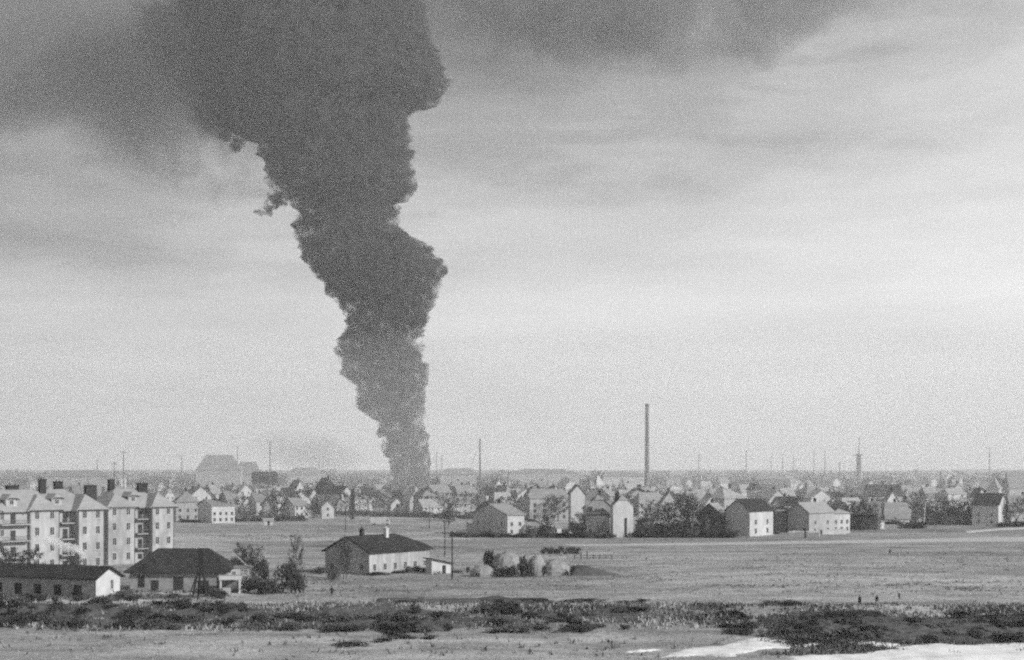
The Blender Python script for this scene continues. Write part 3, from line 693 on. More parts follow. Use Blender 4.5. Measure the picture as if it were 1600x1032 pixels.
# ------------------------------------------------------------------ chimneys, masts, poles
def stack(label, px, D, top, w0, w1, rings=3, m=None):
    h = hz(top, D); t = thing('factory_chimney', (xat(px, D), D, 0), 0, label, 'chimney')
    b = MB(); b.lathe([(w0 * .75, -.5), (w0 * .75, 6), (w0 / 2 * 1.05, 7)] + [(w0 / 2 + (w1 - w0) / 2 * k / 6, 7 + (h - 7) * k / 6) for k in range(1, 7)], 20); b.build('shaft', m or M_stack, t, smooth=True)
    b = MB(); b.lathe([(w1 / 2 * 1.02, h - 2.4), (w1 / 2 * 1.22, h - 1.8), (w1 / 2 * 1.22, h - .3), (w1 / 2 * 1.05, h + .15), (w1 / 2 * .7, h + .16)], 20); b.build('crown', M_iron, t)
    for k in range(rings):
        z = 9 + (h - 12) * (k + .5) / rings; r = w0 / 2 + (w1 - w0) / 2 * (z - 7) / (h - 7)
        b = MB(); b.lathe([(r, z - .2), (r + .12, z - .2), (r + .12, z + .2), (r, z + .2)], 20); b.build('band', M_iron, t)
    b = MB()
    for k in range(int(h / 3)): b.box(-.3, -w0 / 2 - .25, 3 * k + 1, .3, -w0 / 2 + 1.2, 3 * k + 1.15)
    lad = b.build('ladder', M_iron, t); lad['kind'] = 'stuff'
    return t
stack('tall slender dark factory chimney standing alone right of centre', 1011, 1100, 631.5, 3.9, 2.7, 6, M_stack)
t = stack('short thick grey chimney on the skyline at the right', 1342, 1800, 710, 6.6, 6.0, 2)
b = MB(); z = hz(710, 1800); b.bar((0, 0, z - .5), (.6, 0, z + 22), .7, .4, 6); b.build('lightning_rod', M_iron, t); b = MB(); b.bar((-9, 0, z - 1.5), (-3.2, 0, z - 2), .25, .25, 5); b.build('side_spout', M_iron, t)
for px, top, D, w in ((1166, 704, 2500, 2.4), (1205, 713, 3000, 2.2), (1223, 708, 3000, 2.4), (1240, 712, 3100, 2.6), (1272, 706, 3000, 2.2), (1289, 704, 2900, 2.6), (1312, 722, 2400, 3.0), (682, 706, 2300, 2.2), (690, 710, 2300, 2.2), (152, 719, 1500, 1.6)):
    h = hz(top, D); o_ = thing('factory_chimney', (xat(px, D), D, 0), 0, '', 'chimney', 'faint chimneys on the skyline')
    b = MB(); b.lathe([(w * .45, -.5), (w * .3, h - 1)], 10); b.build('shaft', M_stack, o_, smooth=True)
    b = MB(); b.lathe([(w * .3, h - 1), (w * .4, h - .8), (w * .4, h)], 10); b.build('crown', M_iron, o_)
    later(o_, px, 'thin faint chimney on the skyline')
def mast(label, px, D, top, w=.5, arms=1, guys=0, cat='mast', nm='mast', lattice=False):
    h = hz(top, D); t = thing(nm, (xat(px, D), D, 0), R.uniform(-.5, .5), label, cat)
    if lattice:
        b = MB(); s = w
        n = max(6, int(h / 4))
        for sx in (-1, 1):
            for sy in (-1, 1): b.bar((sx * s, sy * s, -.3), (sx * s * .3, sy * s * .3, h), .14, .1, 4)
        for k in range(n):
            z0, z1 = h * k / n, h * (k + 1) / n; a, c = s * (1 - .7 * k / n), s * (1 - .7 * (k + 1) / n)
            for sg in (-1, 1):
                b.bar((-a, sg * a, z0), (c, sg * c, z1), .07, .07, 3); b.bar((sg * a, -a, z0), (sg * c, c, z1), .07, .07, 3)
        b.build('lattice', M_iron, t)
    else:
        b = MB(); b.bar((0, 0, -.4), (0, 0, h), w, w * .55, 8); b.build('pole', M_iron, t)
    for k in range(arms):
        z = h - .8 - k * 1.6; b = MB(); b.box(-w * 4, -.1, z, w * 4, .1, z + .25); b.build('crossarm', M_iron, t)
    for k in range(guys):
        an = 0.4 + 2 * math.pi * k / guys; b = MB(); b.bar((0, 0, h * .92), (h * .42 * math.cos(an), h * .42 * math.sin(an), 0), .1, .1, 4); b.build('guy_wire', M_iron, t)
    return t
mast('tall thin mast with crossarm left of the smoke', 422, 1000, 690, .55, 1)
mast('tall guyed mast right of the smoke foot', 750, 1050, 685, .8, 0, 3)
mast('thin mast rising behind the right apartment roof', 193, 700, 705, .35, 1)
mast('dark short mast with flat top behind the right apartment roof', 178.5, 520, 722, .22, 1)
mast('faint mast left of the big factory hall', 284, 1600, 712, .7, 1)
mast('faint mast far right of the tall chimney', 1092, 1900, 711, .9, 1)
mast('thin faint mast near the right edge of the skyline', 1546, 1700, 700, .8, 1)
mast('short pole on the skyline left of the grey house at the right', 1470, 1000, 736, .4, 1)
mast('short bare pole between far right houses', 1498, 950, 741, .4, 0)
mast('pole on the roof line of the huge factory hall', 371, 1200, 697, .5, 1)
def pole(label, px, D, top, arms=1, w=.13, lean=0.0, m=None):
    h = hz(top, D); x = xat(px, D); t = thing('utility_pole', (x, D, relief(x, D)), R.uniform(-.4, .4), label, 'utility pole')
    b = MB(); b.bar((0, 0, -.5), (lean * h, 0, h), w, w * .75, 8); b.build('pole', m or M_wood, t)
    for k in range(arms):
        z = h - .5 - .7 * k; b = MB(); b.box(lean * z - .8, -.06, z, lean * z + .8, .06, z + .12); ca = b.build('crossarm', M_wood, t)
        for sx in (-.7, -.25, .25, .7):
            b = MB(); b.lathe([(.05, z + .12), (.07, z + .2), (.04, z + .32)], 6, (lean * z + sx, 0)); b.build('insulator', M_pale, ca)
    return t
pole('dark utility pole standing right of the white lean-to', 706.5, 298, 829, 1, .17)
pole('slimmer utility pole behind the white lean-to', 695, 375, 812, 1, .14)
pole('utility pole behind the farmhouse roof', 540, 520, 792, 1, .16)
pole('utility pole in the field right of the farmhouse roof', 671, 560, 790, 0, .15)
pole('leaning white pole at the field edge beside grey trees', 1442.5, 555, 784, 0, .26, .10, M_white)
pole('short post in front of the dark front gable', 1258, 478, 826, 0, .3)
pole('thin pole in the field below the right end of the town', 1462, 570, 770, 1, .14)
t = thing('chimney_post', (xat(551, 660), 660, 0), 0, 'dark square brick flue standing among gardens left of the smoke', 'chimney')
hh = hz(766, 660); b = MB(); b.box(-.8, -.8, -.3, .8, .8, hh); b.build('shaft', M_chim, t); b = MB(); b.box(-1, -1, hh, 1, 1, hh + .4); b.build('crown', M_chim, t)
# dark timber trestle mast in front of the long barn
D = 256.0; x0 = xat(314, D); t = thing('timber_trestle', (x0, D, 0), 0, 'dark timber trestle with splayed legs before the long barn', 'trestle')
ht = hz(857, D)
for sx, sy in ((-1, -1), (1, -1), (-.55, 1), (.8, 1)):
    b = MB(); b.bar((sx * 1.35, sy * 1.2, -.4), (sx * .3, sy * .25, ht * .62), .22, .19, 6); b.build('leg', M_wood, t)
b = MB(); b.box(-.5, -.4, ht * .58, .5, .4, ht); b.build('mast_head', M_wood, t)
for z, w in ((ht * .62, 1.0), (ht * .3, 1.2)):
    b = MB(); b.box(-w, -.1, z, w, .1, z + .2); b.build('crossbeam', M_wood, t)
b = MB(); b.bar((-2.0, -1.5, -.4), (-.3, -.3, ht * .6), .12, .1, 6); b.build('brace', M_wood, t)
b = MB(); b.box(-.1, -.7, .5, 1.6, .2, 2.0); b.build('cabinet', M_wood, t)
p = gp(396, 925); t = thing('leaning_spar', (p.x, p.y + 6, 0), 0, 'pale pole leaning over the bushes right of the kiosk', 'pole')
b = MB(); b.bar((1.2, 0, 1.2), (-5.0, 1.5, 6.6), .12, .1, 6); b.build('spar', M_pale, t); b = MB(); b.bar((1.2, 0, -.3), (1.2, 0, 1.3), .12, .12, 6); b.build('foot', M_pale, t)

# ------------------------------------------------------------------ vegetation
def bush_mesh(name, m, n=420, seed=0, shape='dome', leaf=0.17):
    r = random.Random(seed); b = MB(); vs = []; fs = []
    lobes = [(r.uniform(-.55, .55), r.uniform(-.5, .5), r.uniform(.25, .62), r.uniform(.28, .48)) for _ in range(6)]
    for i in range(n):
        cx, cy, cz, cr = r.choice(lobes)
        while True:
            x, y, z = r.uniform(-1, 1), r.uniform(-1, 1), r.uniform(-1, 1)
            q = x * x + y * y + z * z
            if .2 < q < 1: break
        p = Vector((cx + x * cr, cy + y * cr, max(.02, cz + z * cr)))
        d = Vector((r.gauss(0, 1), r.gauss(0, 1), r.gauss(.5, 1))).normalized(); e = d.orthogonal().normalized()
        s = leaf * r.uniform(.5, 1.3)
        k = len(vs); vs += [p - e * s * .35, p + e * s * .35, p + d * s * 1.5]; fs.append((k, k + 1, k + 2))
    for i in range(26):                                         # stems
        a = r.uniform(0, 6.28); q = Vector((math.cos(a) * r.uniform(.2, .8), math.sin(a) * r.uniform(.2, .8), r.uniform(.5, 1.1)))
        k = len(vs); w = Vector((-math.sin(a), math.cos(a), 0)) * .018
        vs += [w, -w, q]; fs.append((k, k + 1, k + 2))
    b.add(vs, fs); return b.mesh(name, m)
BUSH = [bush_mesh('bush', M_bush if i % 3 else M_bush2, 430, i) for i in range(7)]
def bush(px, py, w, h, label=None, group=None, stem=None, kind=None, D=None, cat='bush', nm='bush', mi=None):
    p = gp(px, py) if D is None else Vector((xat(px, D), D, 0))
    o = link(nm, BUSH[R.randrange(7) if mi is None else mi], None, (p.x, p.y, relief(p.x, p.y) - .05)); o.rotation_euler = (0, 0, R.uniform(0, 6.28)); o.scale = (w / 2, w / 2, h)
    tag(o, label or '', cat, group)
    if stem: later(o, px, stem)
    return o
def tree_meshes(seed, h=8.0, spread=.5, lv=4, twigs=1.0):
    r = random.Random(seed); tb = MB(); cb = MB()
    base = Vector((0, 0, -.3)); P = [base]
    for k in range(1, 6): P.append(Vector((r.gauss(0, .14) * k, r.gauss(0, .14) * k, h * .8 * k / 5)))
    for k in range(5): tb.bar(P[k], P[k + 1], h * .02 * (1 - k / 5.6), h * .02 * (1 - (k + 1) / 5.6), 7, cap=False)
    def limb(p, d, L, rad, k):
        q = p + d * L; cb.bar(p, q, rad, rad * .5, 3, cap=False)
        if k == 2:
            for _ in range(int(6 * twigs)):
                s = p.lerp(q, r.uniform(.1, 1)); e = (d * .8 + Vector((r.gauss(0, .55), r.gauss(0, .55), r.gauss(.15, .5)))).normalized(); w = e.orthogonal().normalized() * h * .0032
                cb.add([s - w, s + w, s + e * h * r.uniform(.04, .09)], [(0, 1, 2)])
            return
        for _ in range(5 if k == 0 else 4):
            s = p.lerp(q, r.uniform(.3, 1.0)); e = (d + Vector((r.gauss(0, spread), r.gauss(0, spread), r.gauss(.15, spread)))).normalized()
            limb(s, e, L * r.uniform(.4, .65), rad * .55, k + 1)
    for i in range(17):
        f = .17 + .83 * (i + r.random()) / 17; x = f * 4.999; p = P[int(x)].lerp(P[int(x) + 1], x % 1)
        a = i * 2.4 + r.uniform(-.4, .4); up = .45 + .9 * f; d = Vector((math.cos(a), math.sin(a), up)).normalized()
        limb(p, d, h * (.34 - .17 * abs(f - .35)), h * .008, 0)
    return tb.mesh('trunk', M_bark), cb.mesh('crown', M_twig)
TREES = [tree_meshes(40 + i, 8.0, .42 + .05 * (i % 3), 4, 1.3) for i in range(6)]
def tree(px, D, h, label=None, group=None, stem=None, w=1.0, nm='bare_tree'):
    x = xat(px, D); t = thing(nm, (x, D, relief(x, D)), R.uniform(0, 6.28), label or '', 'tree', group)
    k = R.randrange(6); s = h / 8.0
    t.scale = (s * w, s * w, s)
    link('trunk', TREES[k][0], t); link('crown', TREES[k][1], t)
    if stem: later(t, px, stem)
    return t
# named trees and bushes
tree(462, 268, 10.5, 'slender bare tree rising from a dark bush between barn and farmhouse', w=.5)
tree(537, 300, 8.8, 'dark bare tree standing against the shaded gable of the farmhouse', w=.55); tree(541, 301, 7.5, 'smaller dark tree tight beside the farmhouse gable', w=.5)
tree(395, 285, 7.5, 'bushy bare tree behind the white hut', w=.9); tree(378, 300, 7, 'bare tree over the right end of the long barn roof', w=1.1)
tree(18, 272, 8.0, 'bare tree in front of the left apartment block at the edge', w=1.3); tree(52, 280, 7.0, 'second bare tree before the left apartment block', w=1.2)
tree(112, 283, 5.5, 'low bare tree before the ramp wall', w=1.3)
for i, (px, py, w, h) in enumerate(((388, 926, 6, 3.2), (408, 927, 5, 2.6), (430, 928, 6, 3.0), (455, 927, 4, 4.4), (468, 926, 4.5, 5.0), (400, 905, 7, 5.2), (375, 900, 6, 5.0), (448, 905, 5, 4), (520, 905, 4, 2.2), (500, 897, 3.6, 1.8))):
    bush(px, py, w, h, stem='dark bush between kiosk and farmhouse', group='bushes between the kiosk and the farmhouse', mi=i % 3 + (i % 3 == 0) if i < 6 else None)
for i in range(16): bush(R.choice([R.uniform(-5, 140), R.uniform(-5,140), R.uniform(188,200)]), R.uniform(905, 934), R.uniform(2, 4.5), R.uniform(.8, 2.2), stem='low bush before the barn row', group='bushes before the barns', D=R.uniform(243, 250))
for i in range(11): bush(R.choice([R.uniform(188, 295), R.uniform(335, 350)]), 0, R.uniform(1.8, 3.5), R.uniform(.5, 1.5), stem='scrubby bush before the long barn', group='bushes before the barns', D=R.uniform(252, 258))
for px, py, w, h in ((582, 899, 4, .9), (600, 898, 5, .7), (625, 896, 5, .8), (648, 893, 6, 1.3), (668, 894, 6, 1.1), (686, 897, 4, .8), (715, 896, 4, .6)):
    bush(px, py, w, h, stem='low bush along the farmhouse wall', group='bushes along the farmhouse')
bush(730, 897, 1.4, 1.6, 'small round dark bush alone right of the utility pole')
# shrub and haystack group in the field
def haystack(px, py, w, h, label, m=None):
    p = gp(px, py); r = random.Random(int(px)); b = MB(); n = 18; prof = [(1, -.05), (1.0, .08), (1.03, .2), (.98, .32), (.94, .45), (.88, .58), (.78, .7), (.65, .8), (.48, .9), (.28, .97), (.03, 1.0)]
    b.lathe([(q * w / 2, z * h) for q, z in prof], n)
    b.v = [(x * (1 + .14 * mnoise.noise(Vector((x, y, z)) * .6)), y * (1 + .14 * mnoise.noise(Vector((x + 5, y, z)) * .6)), z * (1 + .12 * mnoise.noise(Vector((x, y + 9, z)) * .7))) for x, y, z in b.v]
    core = list(b.v); vs = []; fs = []
    for i in range(2600):                                        # loose straw all over the heap
        q = Vector(r.choice(core)).lerp(Vector(r.choice(core)), .12) * r.uniform(.97, 1.04); d = Vector((q.x, q.y, -.8 * h * r.random())).normalized() + Vector((r.gauss(0, .5), r.gauss(0, .5), r.gauss(0, .5))); d.normalize(); e = d.orthogonal() * .05
        k = len(vs); vs += [q - e, q + e, q + d * r.uniform(.08, .3)]; fs.append((k, k + 1, k + 2))
    b.add(vs, fs)
    o = b.build('haystack', m or M_hay, None, (p.x, p.y, 0)); return tag(o, label, 'haystack')
haystack(791, 893, 7.5, 4.4, 'large pale haystack between two dark shrubs in the field')
haystack(838, 899, 4.4, 4.4, 'tall narrow pale haystack right of the dark shrubs')
haystack(866, 897, 7.4, 3.2, 'broad low pale haystack right of the dark wedge shrub')
haystack(754, 901, 5.2, 2.5, 'small grey haystack left of the dark shrubs', M_dry)
for i, (px, py, w, h, lb) in enumerate(((762, 893, 3.4, 5.0, 'tall dark pointed shrub left of the large haystack'), (816, 901, 4.0, 5.2, 'tall dark pointed shrub right of the large haystack'), (800, 902, 4.5, 2.8, 'broad dark shrub in front of the large haystack'),
                      (785, 902, 4.5, 2.2, 'low dark shrub at the left foot of the large haystack'), (849, 901, 1.8, 2.6, 'small dark wedge shrub between two pale haystacks'), (745, 902, 2.4, 1.2, 'little dark shrub left of the small grey haystack'),
                      (770, 900, 3.6, 2.6, 'dark shrub between small grey haystack and large one'), (824, 901, 3.0, 3.4, 'dark shrub touching the tall narrow haystack'))):
    bush(px, py, w, h, lb, nm='shrub', cat='shrub', mi=(1, 2, 4, 5)[i % 4])
# dark earth mound with a long tail
p = gp(905, 899); b = MB(); n = 26; vs = []; fs = []
for i in range(n + 1):
    s = i / n; xx = -2 + s * 12; hgt = 2.3 * (min(1, s / .12)) ** .6 * (1 - max(0, (s - .3) / .7)) ** 1.1
    for k in range(9):
        a = math.pi * k / 8; yy = -math.cos(a) * 1.7 * (1 - .5 * s); vs.append((xx, yy, -.1 + hgt * math.sin(a) * (1 + .2 * mnoise.noise(Vector((xx, yy, 1))))))
fs = [(i * 9 + k, i * 9 + k + 1, (i + 1) * 9 + k + 1, (i + 1) * 9 + k) for i in range(n) for k in range(8)]
fs = [tuple(reversed(f)) for f in fs]
b.add(vs, fs); tag(b.build('earth_mound', M_earth, None, (p.x, p.y, 0), smooth=True), 'dark earth mound tapering to the right in the open field', 'mound')
for i, (px, py, w, h) in enumerate(((897, 899, 2.2, 2.2), (906, 899, 2.2, 2.3), (914, 899, 2, 1.7))): bush(px, py, w, h, stem='dark scrub on the mound', cat='bush', group='scrub on the earth mound', mi=1)
# rectangular hedge plot and small fence
for k in range(14): bush(850 + k * 4.1, 866 - (k % 2) * 4, 2.6, R.uniform(1.0, 1.6), stem='clipped hedge bush behind the haystacks', group='hedge bushes behind the haystacks', nm='hedge_bush', cat='bush')
t = thing('field_fence', (gp(898, 874).x, gp(898, 874).y, 0), .02, 'short post fence in the field behind the earth mound', 'fence')
for k in range(7):
    b = MB(); xx = k * 1.6; b.box(xx - .1, -.1, -.3, xx + .1, .1, 2.0 if k in (1, 2) else 1.2); b.build('post', M_wood, t)
for z in (.35, .9):
    b = MB(); b.box(-.1, -.06, z, 9.8, .06, z + .1); b.build('rail', M_wood, t)
# hedges in front of the village
def hedge(x0, x1, D0, D1, n, hmin, hmax, wmin, wmax, stem, grp, mi=None):
    for k in range(n):
        px = x0 + (x1 - x0) * (k + R.uniform(.2, .8)) / n; D = D0 + (D1 - D0) * (px - x0) / (x1 - x0) + R.uniform(-2, 2)
        bush(px, 0, R.uniform(wmin, wmax), R.uniform(hmin, hmax), D=D, stem=stem, group=grp, nm='hedge_bush', cat='bush', mi=mi)
hedge(708, 955, 486, 476, 44, .8, 2.0, 4, 7, 'dark hedge bush before the village', 'dark hedge before the village')
hedge(990, 1150, 482, 480, 36, 1.4, 3.4, 4, 7.5, 'dark hedge bush before the village', 'dark hedge before the village')
hedge(1362, 1442, 560, 555, 15, 1.5, 3.5, 4, 7, 'dark hedge bush before the village', 'dark hedge before the village')
hedge(1560, 1606, 570, 570, 9, 1.5, 3.0, 4, 7, 'dark hedge bush before the village', 'dark hedge before the village')
hedge(500, 735, 735, 660, 30, 1.5, 3.4, 6, 10, 'dark bush in the field hedge', 'long hedge across the field')
hedge(280, 480, 620, 640, 18, 1.2, 4, 5, 9, 'dark bush at the left field edge', 'bushes at the left field edge')
for px, h, w, D in ((831, 4.2, 6, 478), (902, 4.6, 7, 477), (1010, 4.6, 9, 482), (1030, 5.2, 9, 484), (1062, 6, 10, 486), (1100, 6.5, 9, 486), (1118, 5, 9, 482), (845, 4, 7, 480), (1348, 5, 9, 540), (1335, 4.5, 8, 538)):
    bush(px, 0, w, h, D=D, stem='large rounded bush in front gardens', group='large bushes in the village gardens')
for px, D, h in ((1015, 500, 10), (1045, 505, 11), (1068, 500, 12), (1085, 496, 11), (1105, 492, 9), (1120, 490, 9), (852, 495, 7), (905, 487, 8), (942, 482, 5), (1340, 540, 11), (1355, 542, 9.5), (1425, 600, 9), (1448, 605, 10), (1470, 600, 11), (1490, 600, 10.5), (1508, 605, 9), (1590, 595, 11), (700, 560, 7), (1225, 520, 9)):
    tree(px, D, h, stem='bare tree in the front gardens', group='bare trees in the front gardens', w=1.25)
TB = [bush_mesh('crown', M_gtwig, 480, 80 + i, leaf=.11) for i in range(4)]
for k in range(22):
    px = R.uniform(1420, 1520) if k < 16 else R.uniform(1335, 1372); D = R.uniform(585, 625) if k < 16 else R.uniform(535, 560)
    o = link('thicket_tree', TB[k % 4], None, (xat(px, D), D, 0)); w = R.uniform(8, 13); o.scale = (w / 2, w / 2, R.uniform(4, 8) if k < 16 else R.uniform(4, 8)); o.rotation_euler = (0, 0, R.uniform(0, 6))
    tag(o, '', 'tree', 'dense grey thicket trees at the right'); later(o, px, 'dense grey thicket tree')
# sheds, lean-tos and board fences in the front gardens
for k in range(34):
    px = R.choice([R.uniform(735, 945), R.uniform(995, 1130), R.uniform(995, 1130), R.uniform(1330, 1420)]); D = R.uniform(486, 540) if px < 1330 else R.uniform(545, 590); w = R.uniform(3, 6); h = R.uniform(2.2, 3.6)
    wm_, wn = R.choice([(M_white, 'white'), (M_pale, 'pale'), (M_dark, 'dark'), (M_brick, 'brown')])
    t = thing('garden_shed', (xat(px, D), D, 0), R.uniform(.1, .9), '', 'shed', 'sheds in the front gardens')
    b = MB(); b.add([(0,0,-.2),(w,0,-.2),(w,w*.7,-.2),(0,w*.7,-.2),(0,0,h),(w,0,h),(w,w*.7,h*1.3),(0,w*.7,h*1.3)], [(0,1,5,4),(1,2,6,5),(2,3,7,6),(3,0,4,7),(4,5,6,7),(3,2,1,0)]); b.build('wall', wm_, t)
    b = MB(); b.add([(-.3,-.4,h-.02),(w+.3,-.4,h-.02),(w+.3,w*.7+.3,h*1.3+.12),(-.3,w*.7+.3,h*1.3+.12),(-.3,-.4,h+.16),(w+.3,-.4,h+.16),(w+.3,w*.7+.3,h*1.3+.3),(-.3,w*.7+.3,h*1.3+.3)], [(0,1,5,4),(1,2,6,5),(2,3,7,6),(3,0,4,7),(4,5,6,7),(3,2,1,0)]); b.build('roof', R.choice([M_rdark, M_rgrey, M_rpale]), t)
    b = MB(); b.box(w*.3, -.05, 0, w*.3+.9, .05, min(2, h*.85)); b.build('door', M_wood, t)
    later(t, px, 'small %s garden shed' % wn)
for k in range(16):
    px = R.uniform(740, 1400); D = R.uniform(482, 520) if px < 1320 else R.uniform(545, 570); n = R.randrange(8, 18)
    t = thing('garden_fence', (xat(px, D), D, 0), R.uniform(-.2, .5), '', 'fence', 'board fences of the front gardens')
    for q in range(n): b = MB(); b.box(q * .9, -.05, -.2, q * .9 + .8, .05, 1.6 + R.uniform(-.1, .1)); b.build('board', M_brick if k % 2 else M_grey, t)
    b = MB(); b.box(-.1, .05, 1.1, n * .9, .14, 1.25); b.build('rail', M_wood, t)
    later(t, px, 'board fence in the front gardens')
# trees through the town, thinning out with distance
for i in range(210):
    D = 620 * (2300 / 620) ** R.random(); px = R.uniform(270, 1610) if D < 900 else R.uniform(-10, 1610)
    tree(px, D, R.uniform(6, 12) * (1 + .25 * (D > 1200)), stem='bare tree among the town roofs', group='bare trees among the town roofs', w=1.5)
TW = [bush_mesh('tree_belt', M_twig, 900, 60 + i, leaf=.10) for i in range(3)]
def belt(nm, label, px0, px1, D, h, n):
    b = MB(); r = random.Random(int(px0) + int(D)); vs = []; fs = []
    x0, x1 = xat(px0, D), xat(px1, D)
    for i in range(n):
        x = r.uniform(x0, x1); hh = h * (.55 + .45 * mnoise.noise(Vector((x * .02, D * .01, 3))) + .25 * mnoise.noise(Vector((x * .11, 1, 1))))
        z = hh * r.random() ** .7; y = r.uniform(-12, 12); s = h * r.uniform(.06, .2); d = Vector((r.gauss(0, 1), r.gauss(0, 1), r.gauss(.6, 1))).normalized(); e = d.orthogonal().normalized()
        p = Vector((x, y, max(0, z))); k = len(vs); vs += [p - e * s * .5, p + e * s * .5, p + d * s * 1.4]; fs.append((k, k + 1, k + 2))
    b.add(vs, fs); o = b.build(nm, M_twig, None, (0, D, 0)); tag(o, label, 'trees', None, 'stuff'); return o
belt('far_trees', 'dim belt of trees and gardens across the middle of the town', -60, 1660, 1250, 11, 9000)
belt('far_trees', 'faint belt of trees behind the town at the left', -80, 720, 1900, 20, 6000)
belt('far_trees', 'faint belt of trees behind the town at the right', 690, 1680, 2000, 19, 7500)
belt('far_trees', 'palest line of woods on the horizon', -100, 1700, 3600, 30, 9000)
belt('garden_scrub', 'tangle of garden scrub between the nearer town houses', 280, 1620, 700, 4.5, 6000)
belt('garden_scrub', 'tangle of garden scrub between the middle town houses', 250, 1620, 900, 6.5, 7000)

# ------------------------------------------------------------------ dark scrub along the ditch
SCRUB = [(-10, 400, 950, 977, 66, 1.1, 2.3), (400, 700, 958, 985, 46, .9, 2.2), (700, 1000, 950, 984, 30, .7, 1.9), (1000, 1160, 947, 968, 14, .7, 1.6), (1235, 1610, 960, 1001, 84, .8, 1.9), (1110, 1240, 958, 994, 14, .5, 1.2), (1185, 1290, 939, 948, 8, .5, 1.1),
         (585, 690, 990, 998, 4, .4, .9), (540, 575, 1004, 1009, 2, .5, .9), (590, 860, 934, 944, 20, .4, .9), (870, 1020, 932, 938, 9, .4, .8)]
NM = 0
for x0, x1, y0, y1, n, h0, h1 in SCRUB:
    for k in range(n):
        px = R.uniform(x0, x1); py = R.uniform(y0, y1) + 5
        w = R.uniform(2.2, 6.0)
        if 1328 < px < 1420 and py < 962: continue
        bush(px, py, w, R.uniform(h0, h1) * .85, stem=('dark bush in the scrub belt' if px < 620 else 'dark bush in the scrub belt') if py < 990 else 'dark bush above the snow', group='dark bushes in the scrub belt')
def tufts(nm, label, m, areas, seed, hmin=.15, hmax=.5):
    r = random.Random(seed); b = MB(); vs = []; fs = []
    for x0, x1, y0, y1, n in areas:
        for i in range(n):
            py = r.uniform(y0, y1); px = r.uniform(x0, x1); p = gp(px, py)
            fy = min(py - y0, y1 - py) / (.28 * (y1 - y0)); fx = min(px - x0 if x0 > 0 else 99, x1 - px if x1 < 1600 else 99) / 70
            if r.random() > min(1, fx) * min(1, fy): continue
            if mnoise.noise(Vector((p.x * .06, p.y * .09, seed))) + .5 * mnoise.noise(Vector((p.x * .2, p.y * .3, seed + 4))) < r.uniform(-.35, .25): continue
            z = relief(p.x, p.y)
            for _ in range(3):
                q = p + Vector((r.gauss(0, .25), r.gauss(0, .25), z - p.z - .03)); h = r.uniform(hmin, hmax)
                a = r.uniform(0, 3.14); w = Vector((math.cos(a), math.sin(a), 0)) * h * .3; tip = q + Vector((r.gauss(0, .4) * h, r.gauss(0, .4) * h, h))
                k = len(vs); vs += [q - w, q + w, tip]; fs.append((k, k + 1, k + 2))
    b.add(vs, fs); o = b.build(nm, m); tag(o, label, 'grass', None, 'stuff')
tufts('rough_grass', 'tufts of pale dry grass over the near field', M_dry, [(-20, 1620, 925, 995, 14000), (-20, 1620, 985, 1040, 4500), (-20, 1620, 860, 940, 12000)], 3, .08, .3)
tufts('dark_weeds', 'dark dead weeds between the bushes of the ditch', M_bush2, [(-20, 700, 944, 987, 26000), (700, 1180, 940, 985, 14000), (1180, 1620, 950, 1008, 36000), (-20, 1620, 985, 1035, 500), (1180, 1420, 1004, 1022, 900), (-10, 360, 922, 940, 2500)], 9, .2, .7)
tufts('pale_weeds', 'pale dead stalks among the dark scrub', M_dry, [(-20, 1180, 942, 985, 10000), (1180, 1620, 952, 970, 1800)], 15, .3, .9)
# ------------------------------------------------------------------ snow lying in the near corner, paths
def sheet(nm, label, pts, m, h, cat_kind='structure', sub=6):
    P = [gp(*p) for p in pts]; out = []
    r = random.Random(len(pts))
    for i in range(len(P)):
        a, c = P[i], P[(i + 1) % len(P)]
        for k in range(sub):
            q = a.lerp(c, k / sub); d = (c - a); nn = Vector((-d.y, d.x, 0)); L = max(d.length, .01); nn /= L
            out.append(q + nn * (mnoise.noise(q * .8) * .35 if h > .05 else mnoise.noise(q * .2) * .1))
    n = len(out); b = MB()
    top = [(q.x, q.y, relief(q.x, q.y) + h) for q in out]; bot = [(q.x, q.y, relief(q.x, q.y) - .3) for q in out]
    b.add(top + bot, [tuple(range(n))] + [(i, i + n, (i + 1) % n + n, (i + 1) % n) for i in range(n)])
    o = b.build(nm, m); return struct(o, label, cat_kind)
SN1 = [(1031,1025),(1061,1012.5),(1125,1004.5),(1180,995.5),(1240,995),(1295,994),(1306,1001),(1327,1003),(1337,998.5),(1348,997),(1361,1003),(1398,1003.5),(1403,1008),(1442,1006),(1482,1006.5),(1495,1009),(1521,1005),(1600,1005),(1660,1006),(1660,1036),(1238,1036),(1240,1030),(1259,1023),(1327,1021.5),(1364,1018),(1398,1014),(1390,1010.5),(1337,1008),(1306,1006),(1250,1008),(1200,1010),(1162,1017),(1144,1026),(1087,1021)]
